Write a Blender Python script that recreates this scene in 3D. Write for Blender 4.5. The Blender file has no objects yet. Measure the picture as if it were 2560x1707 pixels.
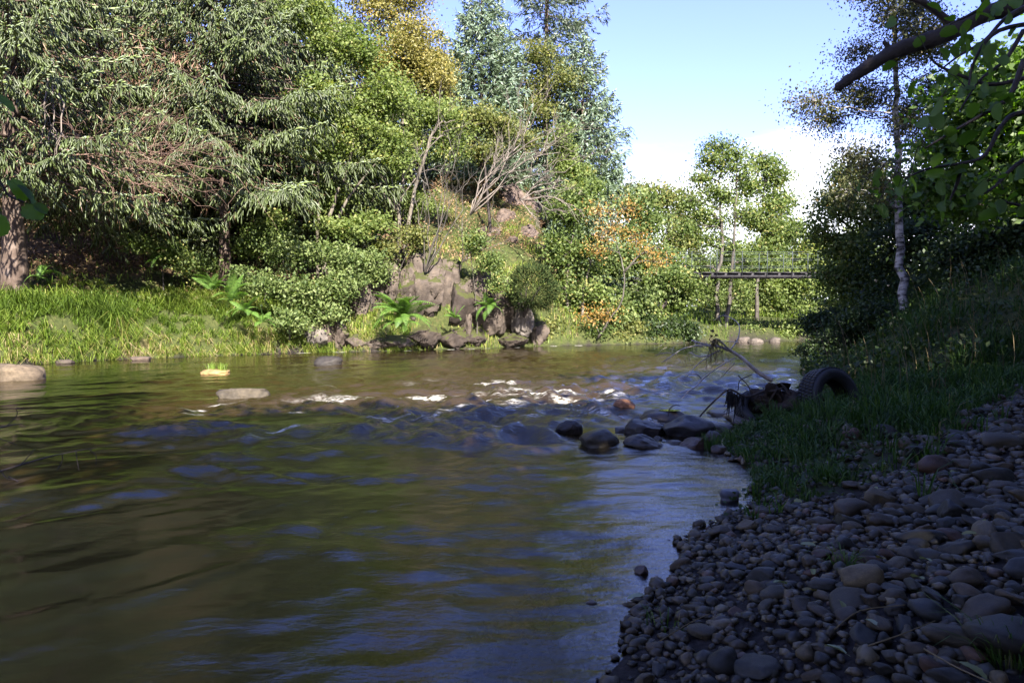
import bpy, math, random
import numpy as np
from mathutils import Vector, Matrix

S = bpy.context.scene
COL = S.collection
R = math.radians
PI = math.pi

# ------------------------------------------------------------------ camera
CAM_Z = 1.1
F = 683.0                                   # focal length in pixels of a 1024 wide picture
PITCH = math.atan(23.0 / F)
cam_d = bpy.data.cameras.new('camera')
cam_d.lens = 36.0 * F / 1024.0
cam_d.clip_start = 0.05
cam_d.clip_end = 3000
cam = bpy.data.objects.new('camera', cam_d)
cam.location = (0, 0, CAM_Z)
cam.rotation_euler = (PI / 2 - PITCH, 0, 0)
COL.objects.link(cam)
S.camera = cam

# ------------------------------------------------------------------ sky and sun
SUN_EL, SUN_AZ = 35.0, 165.0                # azimuth clockwise from +Y: the sun stands behind, a little to the right
SKY_STRENGTH = 0.068
SUN_STRENGTH = 5.0
EXPOSURE = 2.35
w = bpy.data.worlds.new('World')
S.world = w
w.use_nodes = True
nt = w.node_tree
nt.nodes.clear()
sky = nt.nodes.new('ShaderNodeTexSky')
sky.sky_type = 'NISHITA'
sky.sun_disc = False
sky.sun_elevation = R(SUN_EL)
sky.sun_rotation = R(SUN_AZ)
sky.air_density = 1.0
sky.dust_density = 0.4
sky.ozone_density = 0.7
tc = nt.nodes.new('ShaderNodeTexCoord')
sep = nt.nodes.new('ShaderNodeSeparateXYZ')
nt.links.new(tc.outputs['Generated'], sep.inputs[0])
mp = nt.nodes.new('ShaderNodeMapping')
mp.inputs['Scale'].default_value = (2.2, 2.2, 5.0)
mp.inputs['Location'].default_value = (0.35, 0.1, 0.0)
nt.links.new(tc.outputs['Generated'], mp.inputs[0])
cn = nt.nodes.new('ShaderNodeTexNoise')
cn.inputs['Scale'].default_value = 1.6
cn.inputs['Detail'].default_value = 7
cn.inputs['Roughness'].default_value = 0.55
nt.links.new(mp.outputs[0], cn.inputs['Vector'])
ma = nt.nodes.new('ShaderNodeMath'); ma.operation = 'MULTIPLY_ADD'
nt.links.new(cn.outputs['Fac'], ma.inputs[0])
ma.inputs[1].default_value = -0.26
nt.links.new(sep.outputs['Z'], ma.inputs[2])
cr = nt.nodes.new('ShaderNodeMapRange')
cr.interpolation_type = 'SMOOTHSTEP'
cr.inputs['From Min'].default_value = 0.105
cr.inputs['From Max'].default_value = 0.03
nt.links.new(ma.outputs[0], cr.inputs['Value'])
mixc = nt.nodes.new('ShaderNodeMixRGB')
nt.links.new(cr.outputs[0], mixc.inputs['Fac'])
hs = nt.nodes.new('ShaderNodeMixRGB')                # the cool white balance of the photograph
hs.blend_type = 'MULTIPLY'
hs.inputs[0].default_value = 1.0
hs.inputs[2].default_value = (1.0, 0.93, 1.5, 1)
nt.links.new(sky.outputs[0], hs.inputs[1])
nt.links.new(hs.outputs[0], mixc.inputs['Color1'])
mixc.inputs['Color2'].default_value = (8.2, 8.5, 9.4, 1)
bg = nt.nodes.new('ShaderNodeBackground')
bg.inputs['Strength'].default_value = SKY_STRENGTH
nt.links.new(mixc.outputs[0], bg.inputs['Color'])
wo = nt.nodes.new('ShaderNodeOutputWorld')
nt.links.new(bg.outputs[0], wo.inputs[0])

sl = bpy.data.lights.new('sun', 'SUN')
sl.energy = SUN_STRENGTH
sl.angle = R(0.5)
sl.color = (1.0, 0.93, 0.82)
sun = bpy.data.objects.new('sun', sl)
SUN_DIR = Vector((math.sin(R(SUN_AZ)) * math.cos(R(SUN_EL)), math.cos(R(SUN_AZ)) * math.cos(R(SUN_EL)), math.sin(R(SUN_EL))))
sun.rotation_euler = SUN_DIR.to_track_quat('Z', 'Y').to_euler()
sun.location = (5, -20, 30)
COL.objects.link(sun)

S.view_settings.view_transform = 'Standard'
S.view_settings.look = 'None'
S.view_settings.exposure = EXPOSURE
S.view_settings.gamma = 1.0
S.view_settings.use_curve_mapping = False
S.render.engine = 'CYCLES'
S.cycles.max_bounces = 6
S.cycles.diffuse_bounces = 3
S.cycles.glossy_bounces = 3
S.cycles.transmission_bounces = 3
S.cycles.transparent_max_bounces = 8
S.cycles.sample_clamp_indirect = 6
S.cycles.use_denoising = True

# ------------------------------------------------------------------ helpers
def ray(px, py):
    x = (px - 512.0) / F
    u = (341.0 - py) / F
    c, s = math.cos(PITCH), math.sin(PITCH)
    return np.array([x, c + u * s, -s + u * c])

def at_y(px, py, Y):
    d = ray(px, py)
    return np.array([0, 0, CAM_Z]) + d * (Y / d[1])

def at_z(px, py, z=0.0):
    d = ray(px, py)
    return np.array([0, 0, CAM_Z]) + d * ((z - CAM_Z) / d[2])

def _hash(ix, iy, iz, seed):
    h = (ix * 374761393 + iy * 668265263 + iz * 2147483647 + seed * 1274126177) & 0xFFFFFFFF
    h = ((h ^ (h >> 13)) * 1274126177) & 0xFFFFFFFF
    h = h ^ (h >> 16)
    return (h & 0xFFFFFF) / float(0xFFFFFF) * 2.0 - 1.0

def vnoise(x, y, z=None, seed=0):
    x = np.asarray(x, float); y = np.asarray(y, float)
    z = np.zeros_like(x) if z is None else np.asarray(z, float)
    fx, fy, fz = np.floor(x), np.floor(y), np.floor(z)
    ix, iy, iz = fx.astype(np.int64), fy.astype(np.int64), fz.astype(np.int64)
    tx, ty, tz = x - fx, y - fy, z - fz
    tx = tx * tx * tx * (tx * (tx * 6 - 15) + 10)
    ty = ty * ty * ty * (ty * (ty * 6 - 15) + 10)
    tz = tz * tz * tz * (tz * (tz * 6 - 15) + 10)
    def L(a, b, t): return a + (b - a) * t
    c = {}
    for i in (0, 1):
        for j in (0, 1):
            for k in (0, 1):
                c[i, j, k] = _hash(ix + i, iy + j, iz + k, seed)
    return L(L(L(c[0,0,0], c[1,0,0], tx), L(c[0,1,0], c[1,1,0], tx), ty),
             L(L(c[0,0,1], c[1,0,1], tx), L(c[0,1,1], c[1,1,1], tx), ty), tz)

def fbm(x, y, z=None, seed=0, oct=4, gain=0.5):
    s, a, f = 0, 1.0, 1.0
    for o in range(oct):
        s = s + a * vnoise(np.asarray(x) * f, np.asarray(y) * f, None if z is None else np.asarray(z) * f, seed + o * 17)
        a *= gain; f *= 2.03
    return s

def smooth(a, b, x):
    t = np.clip((np.asarray(x, float) - a) / (b - a), 0, 1)
    return t * t * (3 - 2 * t)

class Acc:
    """Collects vertices, faces and a per-vertex tint, and links them as one mesh object."""
    def __init__(s):
        s.v, s.q, s.t, s.a = [], [], [], []
        s.n = 0
    def add(s, v, quads=None, tris=None, tint=0.5):
        v = np.asarray(v, float).reshape(-1, 3)
        if quads is not None and len(quads): s.q.append(np.asarray(quads, np.int64).reshape(-1, 4) + s.n)
        if tris is not None and len(tris): s.t.append(np.asarray(tris, np.int64).reshape(-1, 3) + s.n)
        tint = np.asarray(tint, float)
        s.a.append(np.full(len(v), float(tint)) if tint.ndim == 0 else tint)
        s.v.append(v)
        s.n += len(v)
    def mesh(s, name, mat, smooth_=False, origin=None):
        v = np.concatenate(s.v) if s.v else np.zeros((0, 3))
        if origin is not None: v = v - np.asarray(origin, float)
        q = np.concatenate(s.q) if s.q else np.zeros((0, 4), np.int64)
        t = np.concatenate(s.t) if s.t else np.zeros((0, 3), np.int64)
        me = bpy.data.meshes.new(name)
        me.vertices.add(len(v))
        me.vertices.foreach_set('co', v.ravel().astype(np.float32))
        loops = np.concatenate([q.ravel(), t.ravel()])
        me.loops.add(len(loops))
        me.loops.foreach_set('vertex_index', loops.astype(np.int32))
        nq, ntr = len(q), len(t)
        me.polygons.add(nq + ntr)
        starts = np.concatenate([np.arange(nq) * 4, nq * 4 + np.arange(ntr) * 3])
        me.polygons.foreach_set('loop_start', starts.astype(np.int32))
        if smooth_: me.polygons.foreach_set('use_smooth', np.ones(nq + ntr, bool))
        at = me.attributes.new('tint', 'FLOAT', 'POINT')
        at.data.foreach_set('value', np.concatenate(s.a).astype(np.float32) if s.a else np.zeros(0, np.float32))
        me.update(calc_edges=True)
        if mat: me.materials.append(mat)
        return me
    def obj(s, name, mat, parent=None, smooth_=False, origin=None):
        """origin: where the object sits; with a parent the mesh is made relative to the parent."""
        if parent is not None and origin is None: origin = tuple(parent.location)
        o = bpy.data.objects.new(name, s.mesh(name, mat, smooth_, origin))
        COL.objects.link(o)
        if parent is not None: o.parent = parent
        elif origin is not None: o.location = tuple(origin)
        return o

def tag(o, label=None, cat=None, group=None, kind=None):
    if label: o['label'] = label
    if cat: o['category'] = cat
    if group: o['group'] = group
    if kind: o['kind'] = kind
    return o

def thing(name, loc, label, cat, group=None):
    o = bpy.data.objects.new(name, None)
    o.empty_display_size = 0.2
    o.location = tuple(loc)
    COL.objects.link(o)
    return tag(o, label, cat, group)

def tube(acc, pts, radii, sides=6, tint=0.5, cap=True):
    pts = np.asarray(pts, float); n = len(pts)
    radii = np.broadcast_to(np.asarray(radii, float), (n,))
    d = np.gradient(pts, axis=0)
    d /= np.linalg.norm(d, axis=1)[:, None] + 1e-9
    ref = np.array([0.0, 0, 1]) if abs(d[0][2]) < 0.9 else np.array([1.0, 0, 0])
    u = np.cross(d, ref); u /= np.linalg.norm(u, axis=1)[:, None] + 1e-9
    for i in range(1, n):                               # keep the frame from twisting
        x = u[i - 1] - d[i] * np.dot(u[i - 1], d[i])
        l = np.linalg.norm(x)
        if l > 1e-6: u[i] = x / l
    v = np.cross(d, u)
    a = np.arange(sides) * 2 * PI / sides
    ring = u[:, None, :] * np.cos(a)[None, :, None] + v[:, None, :] * np.sin(a)[None, :, None]
    verts = (pts[:, None, :] + ring * radii[:, None, None]).reshape(-1, 3)
    i = np.arange(n - 1)[:, None] * sides; j = np.arange(sides)[None, :]
    q = np.stack([i + j, i + (j + 1) % sides, i + sides + (j + 1) % sides, i + sides + j], -1).reshape(-1, 4)
    tr = []
    if cap:
        verts = np.concatenate([verts, pts[-1:] + d[-1] * radii[-1], pts[:1]])
        k = np.arange(sides)
        tr = np.concatenate([np.stack([(n - 1) * sides + k, (n - 1) * sides + (k + 1) % sides, np.full(sides, n * sides)], -1),
                             np.stack([(k + 1) % sides, k, np.full(sides, n * sides + 1)], -1)])
    acc.add(verts, q, tr, tint)

def curve(a, b, bend=(0, 0, 0), n=6, wob=0.0, rng=None):
    a, b = np.asarray(a, float), np.asarray(b, float)
    t = np.linspace(0, 1, n)[:, None]
    p = a + (b - a) * t + np.asarray(bend, float) * (4 * t * (1 - t))
    if wob and rng is not None:
        p[1:-1] += rng.normal(0, wob, (n - 2, 3))
    return p

def smooth_path(pts, m=4):
    """Catmull-Rom through the points."""
    P = np.asarray(pts, float)
    P = np.concatenate([[2 * P[0] - P[1]], P, [2 * P[-1] - P[-2]]])
    out = []
    for i in range(1, len(P) - 2):
        for k in range(m):
            t = k / m
            out.append(0.5 * (2 * P[i] + (P[i+1] - P[i-1]) * t + (2*P[i-1] - 5*P[i] + 4*P[i+1] - P[i+2]) * t*t + (3*P[i] - P[i-1] - 3*P[i+1] + P[i+2]) * t**3))
    out.append(P[-2])
    return np.array(out)

def unit(v):
    return v / (np.linalg.norm(v, axis=-1, keepdims=True) + 1e-9)

def leaves(acc, c, size, rng, up=1.0, hang=0.4, width=0.62, tint=None, fold=0.12):
    """One folded quad per leaf."""
    c = np.asarray(c, float); n = len(c)
    if n == 0: return
    size = np.broadcast_to(np.asarray(size, float), (n,)) * rng.uniform(0.65, 1.25, n)
    u = rng.normal(0, 1, (n, 3)); u[:, 2] -= hang; u = unit(u)
    nn = rng.normal(0, 1, (n, 3)); nn[:, 2] += up; nn[:, 1] -= up * 0.5
    v = unit(np.cross(nn, u)); nn = np.cross(u, v)
    s = size[:, None]
    b = c - u * s * 0.5
    l = c + v * s * width * 0.5 + nn * s * fold
    t = c + u * s * 0.55
    r = c - v * s * width * 0.5 + nn * s * fold
    verts = np.stack([b, l, t, r], 1).reshape(-1, 3)
    q = np.arange(n * 4).reshape(-1, 4)
    if tint is None: tint = rng.uniform(0, 1, n)
    acc.add(verts, q, None, np.repeat(np.asarray(tint, float), 4))

def spindles(acc, p, d, length, wid, rng, tint):
    """Needle-covered twigs: slim double cones of six triangles."""
    n = len(p)
    if n == 0: return
    d = unit(d)
    ref = unit(rng.normal(0, 1, (n, 3)))
    u = unit(np.cross(d, ref)); v = np.cross(d, u)
    L = np.broadcast_to(np.asarray(length, float), (n,))[:, None]; W = np.broadcast_to(np.asarray(wid, float), (n,))[:, None]
    m = p + d * L * 0.45
    a = [0, 2 * PI / 3, 4 * PI / 3]
    ring = [m + (u * math.cos(x) + v * math.sin(x)) * W for x in a]
    verts = np.stack([p] + ring + [p + d * L], 1).reshape(-1, 3)
    base = np.arange(n)[:, None, None] * 5
    f = np.array([[0, 2, 1], [0, 3, 2], [0, 1, 3], [4, 1, 2], [4, 2, 3], [4, 3, 1]])[None]
    acc.add(verts, None, (base + f).reshape(-1, 3), np.repeat(np.asarray(tint, float), 5))

def twigs_(acc, p, d, length, wid, rng, t0, t1):
    """Blunt three-sided needle-covered shoots, darker at the foot than at the tip."""
    n = len(p)
    if n == 0: return
    d = unit(d)
    u = unit(np.cross(d, unit(rng.normal(0, 1, (n, 3))))); v = np.cross(d, u)
    L = np.broadcast_to(np.asarray(length, float), (n,))[:, None]; W = np.broadcast_to(np.asarray(wid, float), (n,))[:, None]
    a = [0, 2 * PI / 3, 4 * PI / 3]
    r0 = [p + (u * math.cos(x) + v * math.sin(x)) * W * 0.55 for x in a]
    sag = np.array([0, 0, -0.10])
    r1 = [p + (d + sag) * L * 0.72 + (u * math.cos(x) + v * math.sin(x)) * W for x in a]
    verts = np.stack(r0 + r1 + [p + (d + sag * 1.6) * L], 1).reshape(-1, 3)
    b = np.arange(n)[:, None] * 7
    q = np.concatenate([b + np.array([[i, (i + 1) % 3, 3 + (i + 1) % 3, 3 + i]]) for i in range(3)])
    t = np.concatenate([b + np.array([[3 + i, 3 + (i + 1) % 3, 6]]) for i in range(3)])
    t0 = np.asarray(t0, float); t1 = np.asarray(t1, float)
    acc.add(verts, q, t, np.stack([t0] * 3 + [(t0 + t1) / 2] * 3 + [t1], 1).ravel())

def sprays(acc, p, d, length, wid, rng, tint):
    """Needle sprays: one slim folded quad each."""
    n = len(p)
    if n == 0: return
    d = unit(d)
    u = unit(np.cross(d, unit(rng.normal(0, 1, (n, 3)) + [0, 0.3, 0.2]))); w_ = np.cross(u, d)
    L = np.broadcast_to(np.asarray(length, float), (n,))[:, None]; W = np.broadcast_to(np.asarray(wid, float), (n,))[:, None]
    m = p + d * L * 0.42
    verts = np.stack([p, m + u * W + w_ * W * 0.4, p + d * L, m - u * W + w_ * W * 0.4], 1).reshape(-1, 3)
    acc.add(verts, np.arange(n * 4).reshape(-1, 4), None, np.repeat(np.asarray(tint, float), 4))

def blades(acc, p, h, wd, lean, droop, rng, tint, simple=False):
    """Grass blades: a quad and a tip triangle each, bending over."""
    n = len(p)
    h = np.broadcast_to(np.asarray(h, float), (n,))[:, None]; wd = np.broadcast_to(np.asarray(wd, float), (n,))[:, None]
    lean = np.asarray(lean, float)
    a = rng.uniform(0, 2 * PI, n)
    side = np.stack([np.cos(a), np.sin(a), np.zeros(n)], 1)
    up = np.array([0, 0, 1.0])
    droop = np.broadcast_to(np.asarray(droop, float), (n,))[:, None]
    m = p + up * h * 0.55 + lean * h * 0.25
    t = p + up * h * (1.0 - droop) + lean * h * (0.7 + 0.4 * droop)
    m2 = (m + t) / 2 + up * h * (0.08 + 0.22 * droop)
    if simple:
        m = m * 0.6 + m2 * 0.4
        verts = np.stack([p - side * wd / 2, p + side * wd / 2, m - side * wd * 0.42, m + side * wd * 0.42, t], 1).reshape(-1, 3)
        b = np.arange(n)[:, None] * 5
        acc.add(verts, b + np.array([[0, 1, 3, 2]]), b + np.array([[2, 3, 4]]), np.repeat(np.asarray(tint, float), 5))
        return
    verts = np.stack([p - side * wd / 2, p + side * wd / 2, m - side * wd * 0.45, m + side * wd * 0.45, m2 - side * wd * 0.3, m2 + side * wd * 0.3, t], 1).reshape(-1, 3)
    b = np.arange(n)[:, None] * 7
    q = np.concatenate([b + np.array([[0, 1, 3, 2]]), b + np.array([[2, 3, 5, 4]])])
    tr = b + np.array([[4, 5, 6]])
    acc.add(verts, q, tr, np.repeat(np.asarray(tint, float), 7))

# ------------------------------------------------------------------ materials
def new_mat(name):
    m = bpy.data.materials.new(name)
    m.use_nodes = True
    m.node_tree.nodes.clear()
    return m, m.node_tree.nodes, m.node_tree.links

def ramp_node(N, stops):
    r = N.new('ShaderNodeValToRGB')
    el = r.color_ramp.elements
    while len(el) > 1: el.remove(el[-1])
    el[0].position, el[0].color = stops[0][0], (*stops[0][1], 1)
    for p, c in stops[1:]:
        e = el.new(p); e.color = (*c, 1)
    return r

def leaf_mat(name, stops, trans=0.35, gloss=0.04, rough=0.55, tscale=(1.15, 1.25, 0.55)):
    m, N, L = new_mat(name)
    at = N.new('ShaderNodeAttribute'); at.attribute_name = 'tint'
    r = ramp_node(N, stops)
    L.new(at.outputs['Fac'], r.inputs[0])
    d = N.new('ShaderNodeBsdfDiffuse'); L.new(r.outputs[0], d.inputs[0])
    t = N.new('ShaderNodeBsdfTranslucent')
    mu = N.new('ShaderNodeMixRGB'); mu.blend_type = 'MULTIPLY'; mu.inputs[0].default_value = 1
    L.new(r.outputs[0], mu.inputs[1]); mu.inputs[2].default_value = (*tscale, 1)
    L.new(mu.outputs[0], t.inputs[0])
    mx = N.new('ShaderNodeMixShader'); mx.inputs[0].default_value = trans
    L.new(d.outputs[0], mx.inputs[1]); L.new(t.outputs[0], mx.inputs[2])
    out = N.new('ShaderNodeOutputMaterial')
    if gloss > 0:
        g = N.new('ShaderNodeBsdfGlossy'); g.inputs['Roughness'].default_value = rough
        m2 = N.new('ShaderNodeMixShader'); m2.inputs[0].default_value = gloss
        L.new(mx.outputs[0], m2.inputs[1]); L.new(g.outputs[0], m2.inputs[2])
        L.new(m2.outputs[0], out.inputs[0])
    else:
        L.new(mx.outputs[0], out.inputs[0])
    return m

def noise(N, L, scale, detail=4, rough=0.55, vec=None, scl=None):
    n = N.new('ShaderNodeTexNoise')
    n.inputs['Scale'].default_value = scale; n.inputs['Detail'].default_value = detail; n.inputs['Roughness'].default_value = rough
    if vec is None:
        vec = N.new('ShaderNodeTexCoord').outputs['Object']
    if scl is not None:
        mpn = N.new('ShaderNodeMapping'); mpn.inputs['Scale'].default_value = scl
        L.new(vec, mpn.inputs[0]); vec = mpn.outputs[0]
    L.new(vec, n.inputs['Vector'])
    return n

def bark_mat(name, stops, scale=6, scl=(1, 1, 0.25), bump=0.5, rough=0.9):
    m, N, L = new_mat(name)
    n = noise(N, L, scale, 6, 0.6, None, scl)
    r = ramp_node(N, stops); L.new(n.outputs['Fac'], r.inputs[0])
    p = N.new('ShaderNodeBsdfPrincipled'); p.inputs['Roughness'].default_value = rough
    p.inputs['Specular IOR Level'].default_value = 0.2
    L.new(r.outputs[0], p.inputs['Base Color'])
    b = N.new('ShaderNodeBump'); b.inputs['Strength'].default_value = bump; b.inputs['Distance'].default_value = 0.03
    L.new(n.outputs['Fac'], b.inputs['Height']); L.new(b.outputs[0], p.inputs['Normal'])
    o = N.new('ShaderNodeOutputMaterial'); L.new(p.outputs[0], o.inputs[0])
    return m

def stone_mat(name, rough=0.75, bump=0.35, spec=0.35, lichen=None, moss=0.0, bscale=14):
    """Colour comes from the object colour, broken by mottling, veins and lichen."""
    m, N, L = new_mat(name)
    oi = N.new('ShaderNodeObjectInfo')
    n1 = noise(N, L, 3.0, 8, 0.65)
    n2 = noise(N, L, bscale, 8, 0.7)
    r1 = ramp_node(N, [(0.25, (0.45, 0.42, 0.40)), (0.5, (0.9, 0.9, 0.9)), (0.75, (1.5, 1.45, 1.35))])
    L.new(n1.outputs['Fac'], r1.inputs[0])
    mu = N.new('ShaderNodeMixRGB'); mu.blend_type = 'MULTIPLY'; mu.inputs[0].default_value = 1
    L.new(oi.outputs['Color'], mu.inputs[1]); L.new(r1.outputs[0], mu.inputs[2])
    r2 = ramp_node(N, [(0.3, (0.55, 0.55, 0.55)), (0.55, (1.0, 1.0, 1.0)), (0.75, (1.3, 1.3, 1.3))])
    L.new(n2.outputs['Fac'], r2.inputs[0])
    mu2 = N.new('ShaderNodeMixRGB'); mu2.blend_type = 'MULTIPLY'; mu2.inputs[0].default_value = 0.8
    L.new(mu.outputs[0], mu2.inputs[1]); L.new(r2.outputs[0], mu2.inputs[2])
    colr = mu2.outputs[0]
    if lichen:
        n3 = noise(N, L, 5.0, 6, 0.6)
        r3 = ramp_node(N, [(0.56, (0, 0, 0)), (0.63, (1, 1, 1))]); L.new(n3.outputs['Fac'], r3.inputs[0])
        mx = N.new('ShaderNodeMixRGB'); L.new(r3.outputs[0], mx.inputs[0]); L.new(colr, mx.inputs[1]); mx.inputs[2].default_value = (*lichen, 1)
        colr = mx.outputs[0]
    if moss:
        ge = N.new('ShaderNodeNewGeometry'); sx = N.new('ShaderNodeSeparateXYZ'); L.new(ge.outputs['Normal'], sx.inputs[0])
        n4 = noise(N, L, 2.2, 6, 0.6)
        ad = N.new('ShaderNodeMath'); ad.operation = 'MULTIPLY_ADD'; L.new(sx.outputs['Z'], ad.inputs[0]); ad.inputs[1].default_value = 0.5; L.new(n4.outputs['Fac'], ad.inputs[2])
        mr = N.new('ShaderNodeMapRange'); mr.inputs['From Min'].default_value = 1.0 - moss; mr.inputs['From Max'].default_value = 1.12 - moss
        L.new(ad.outputs[0], mr.inputs['Value'])
        mx = N.new('ShaderNodeMixRGB'); L.new(mr.outputs[0], mx.inputs[0]); L.new(colr, mx.inputs[1]); mx.inputs[2].default_value = (0.042, 0.046, 0.014, 1)
        colr = mx.outputs[0]
    p = N.new('ShaderNodeBsdfPrincipled'); p.inputs['Roughness'].default_value = rough; p.inputs['Specular IOR Level'].default_value = spec
    L.new(colr, p.inputs['Base Color'])
    b = N.new('ShaderNodeBump'); b.inputs['Strength'].default_value = bump; b.inputs['Distance'].default_value = 0.05
    L.new(n2.outputs['Fac'], b.inputs['Height']); L.new(b.outputs[0], p.inputs['Normal'])
    o = N.new('ShaderNodeOutputMaterial'); L.new(p.outputs[0], o.inputs[0])
    return m

def plain_mat(name, col, rough=0.7, spec=0.3, bump=0.0, bscale=20, var=0.4):
    m, N, L = new_mat(name)
    n = noise(N, L, bscale, 6, 0.6)
    lo = tuple(c * (1 - var) for c in col); hi = tuple(c * (1 + var) for c in col)
    r = ramp_node(N, [(0.3, lo), (0.7, hi)]); L.new(n.outputs['Fac'], r.inputs[0])
    p = N.new('ShaderNodeBsdfPrincipled'); p.inputs['Roughness'].default_value = rough; p.inputs['Specular IOR Level'].default_value = spec
    L.new(r.outputs[0], p.inputs['Base Color'])
    if bump:
        b = N.new('ShaderNodeBump'); b.inputs['Strength'].default_value = bump; b.inputs['Distance'].default_value = 0.02
        L.new(n.outputs['Fac'], b.inputs['Height']); L.new(b.outputs[0], p.inputs['Normal'])
    o = N.new('ShaderNodeOutputMaterial'); L.new(p.outputs[0], o.inputs[0])
    return m

M = {}
M['spruce'] = leaf_mat('spruce_needles', [(0.0, (0.026, 0.034, 0.010)), (0.35, (0.075, 0.105, 0.026)), (0.74, (0.150, 0.195, 0.052)), (0.86, (0.17, 0.21, 0.12)), (1.0, (0.26, 0.33, 0.29))], 0.18, 0.05, 0.45)
M['blue_spruce'] = leaf_mat('blue_spruce_needles', [(0.0, (0.05, 0.075, 0.035)), (0.5, (0.11, 0.155, 0.085)), (1.0, (0.19, 0.26, 0.20))], 0.18, 0.05, 0.45)
M['grey_spruce'] = leaf_mat('grey_spruce_needles', [(0.0, (0.035, 0.05, 0.028)), (0.6, (0.07, 0.095, 0.055)), (1.0, (0.13, 0.16, 0.12))], 0.18, 0.04, 0.45)
M['dead_twig'] = leaf_mat('dead_twigs', [(0.0, (0.10, 0.055, 0.032)), (0.6, (0.23, 0.14, 0.095)), (1.0, (0.40, 0.28, 0.22))], 0.0, 0.0)
M['alder'] = leaf_mat('alder_leaves', [(0.0, (0.045, 0.075, 0.016)), (0.5, (0.115, 0.16, 0.04)), (0.85, (0.18, 0.22, 0.068)), (1.0, (0.30, 0.27, 0.09))], 0.45, 0.018, 0.6)
M['bright'] = leaf_mat('bright_leaves', [(0.0, (0.07, 0.11, 0.022)), (0.5, (0.14, 0.18, 0.045)), (0.9, (0.21, 0.25, 0.08)), (1.0, (0.32, 0.29, 0.09))], 0.45, 0.018, 0.6)
M['golden'] = leaf_mat('golden_leaves', [(0.0, (0.13, 0.12, 0.028)), (0.5, (0.19, 0.175, 0.045)), (0.85, (0.25, 0.21, 0.05)), (1.0, (0.34, 0.23, 0.045))], 0.35, 0.03, 0.55)
M['olive'] = leaf_mat('olive_leaves', [(0.0, (0.06, 0.075, 0.018)), (0.5, (0.13, 0.15, 0.04)), (1.0, (0.24, 0.22, 0.07))], 0.45, 0.018, 0.6)
M['pale'] = leaf_mat('pale_leaves', [(0.0, (0.055, 0.09, 0.022)), (0.5, (0.135, 0.18, 0.055)), (1.0, (0.24, 0.28, 0.11))], 0.45, 0.018, 0.6)
M['orange'] = leaf_mat('orange_leaves', [(0.0, (0.12, 0.09, 0.02)), (0.4, (0.24, 0.14, 0.03)), (0.75, (0.34, 0.18, 0.04)), (1.0, (0.36, 0.28, 0.09))], 0.35, 0.03, 0.55)
M['shaded_leaf'] = leaf_mat('shaded_leaves', [(0.0, (0.014, 0.028, 0.007)), (0.6, (0.03, 0.055, 0.012)), (1.0, (0.06, 0.09, 0.02))], 0.35, 0.03, 0.55)  # leaf green darkened, so the shade is put into the colour
M['near_leaf'] = leaf_mat('near_alder_leaf', [(0.0, (0.035, 0.07, 0.012)), (0.6, (0.075, 0.13, 0.02)), (1.0, (0.12, 0.20, 0.03))], 0.5, 0.03, 0.55, (1.3, 1.6, 0.4))
M['birch_leaf'] = leaf_mat('birch_leaves', [(0.0, (0.03, 0.04, 0.012)), (0.6, (0.06, 0.065, 0.018)), (0.90, (0.075, 0.07, 0.02)), (1.0, (0.15, 0.095, 0.025))], 0.25, 0.03, 0.55)
M['gorse'] = leaf_mat('gorse_needles', [(0.0, (0.018, 0.03, 0.012)), (0.7, (0.035, 0.05, 0.018)), (1.0, (0.08, 0.09, 0.03))], 0.1, 0.0)
M['fern'] = leaf_mat('fern_fronds', [(0.0, (0.05, 0.11, 0.018)), (1.0, (0.12, 0.22, 0.035))], 0.4, 0.03, 0.55)
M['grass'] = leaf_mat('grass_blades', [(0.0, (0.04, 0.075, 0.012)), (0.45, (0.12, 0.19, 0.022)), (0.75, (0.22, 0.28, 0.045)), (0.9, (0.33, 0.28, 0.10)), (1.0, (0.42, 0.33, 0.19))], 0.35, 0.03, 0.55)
M['shaded_grass'] = leaf_mat('shaded_grass_blades', [(0.0, (0.014, 0.038, 0.006)), (0.6, (0.040, 0.092, 0.014)), (0.9, (0.085, 0.14, 0.026)), (1.0, (0.17, 0.14, 0.075))], 0.35, 0.03, 0.55)  # darker copy of the grass, with the bank's shade in its colour
M['dry_grass'] = leaf_mat('dry_grass_stalks', [(0.0, (0.10, 0.078, 0.042)), (1.0, (0.24, 0.19, 0.115))], 0.2, 0.0)
M['litter'] = leaf_mat('bracken_litter', [(0.0, (0.09, 0.05, 0.025)), (0.5, (0.21, 0.13, 0.07)), (1.0, (0.36, 0.25, 0.16))], 0.1, 0.0)
M['fallen'] = leaf_mat('fallen_leaf', [(0.0, (0.16, 0.09, 0.02)), (0.5, (0.16, 0.17, 0.05)), (1.0, (0.24, 0.27, 0.16))], 0.2, 0.05)
M['bark'] = bark_mat('grey_bark', [(0.3, (0.03, 0.026, 0.022)), (0.55, (0.075, 0.066, 0.056)), (0.75, (0.15, 0.138, 0.12))])
M['spruce_bark'] = bark_mat('spruce_bark', [(0.3, (0.035, 0.024, 0.018)), (0.55, (0.09, 0.065, 0.052)), (0.75, (0.21, 0.17, 0.145))], 5, (1, 1, 0.5))
M['pale_bark'] = bark_mat('pale_bark', [(0.3, (0.05, 0.042, 0.032)), (0.55, (0.11, 0.095, 0.075)), (0.75, (0.2, 0.175, 0.14))])
M['dead_bark'] = bark_mat('weathered_wood', [(0.3, (0.08, 0.065, 0.055)), (0.55, (0.16, 0.135, 0.115)), (0.8, (0.28, 0.245, 0.215))], 8)
M['drift_wood'] = bark_mat('lightened_wood', [(0.3, (0.20, 0.165, 0.14)), (0.55, (0.38, 0.33, 0.28)), (0.8, (0.55, 0.50, 0.45))], 9)  # dead wood lightened in place of sunlight on the branch
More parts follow.
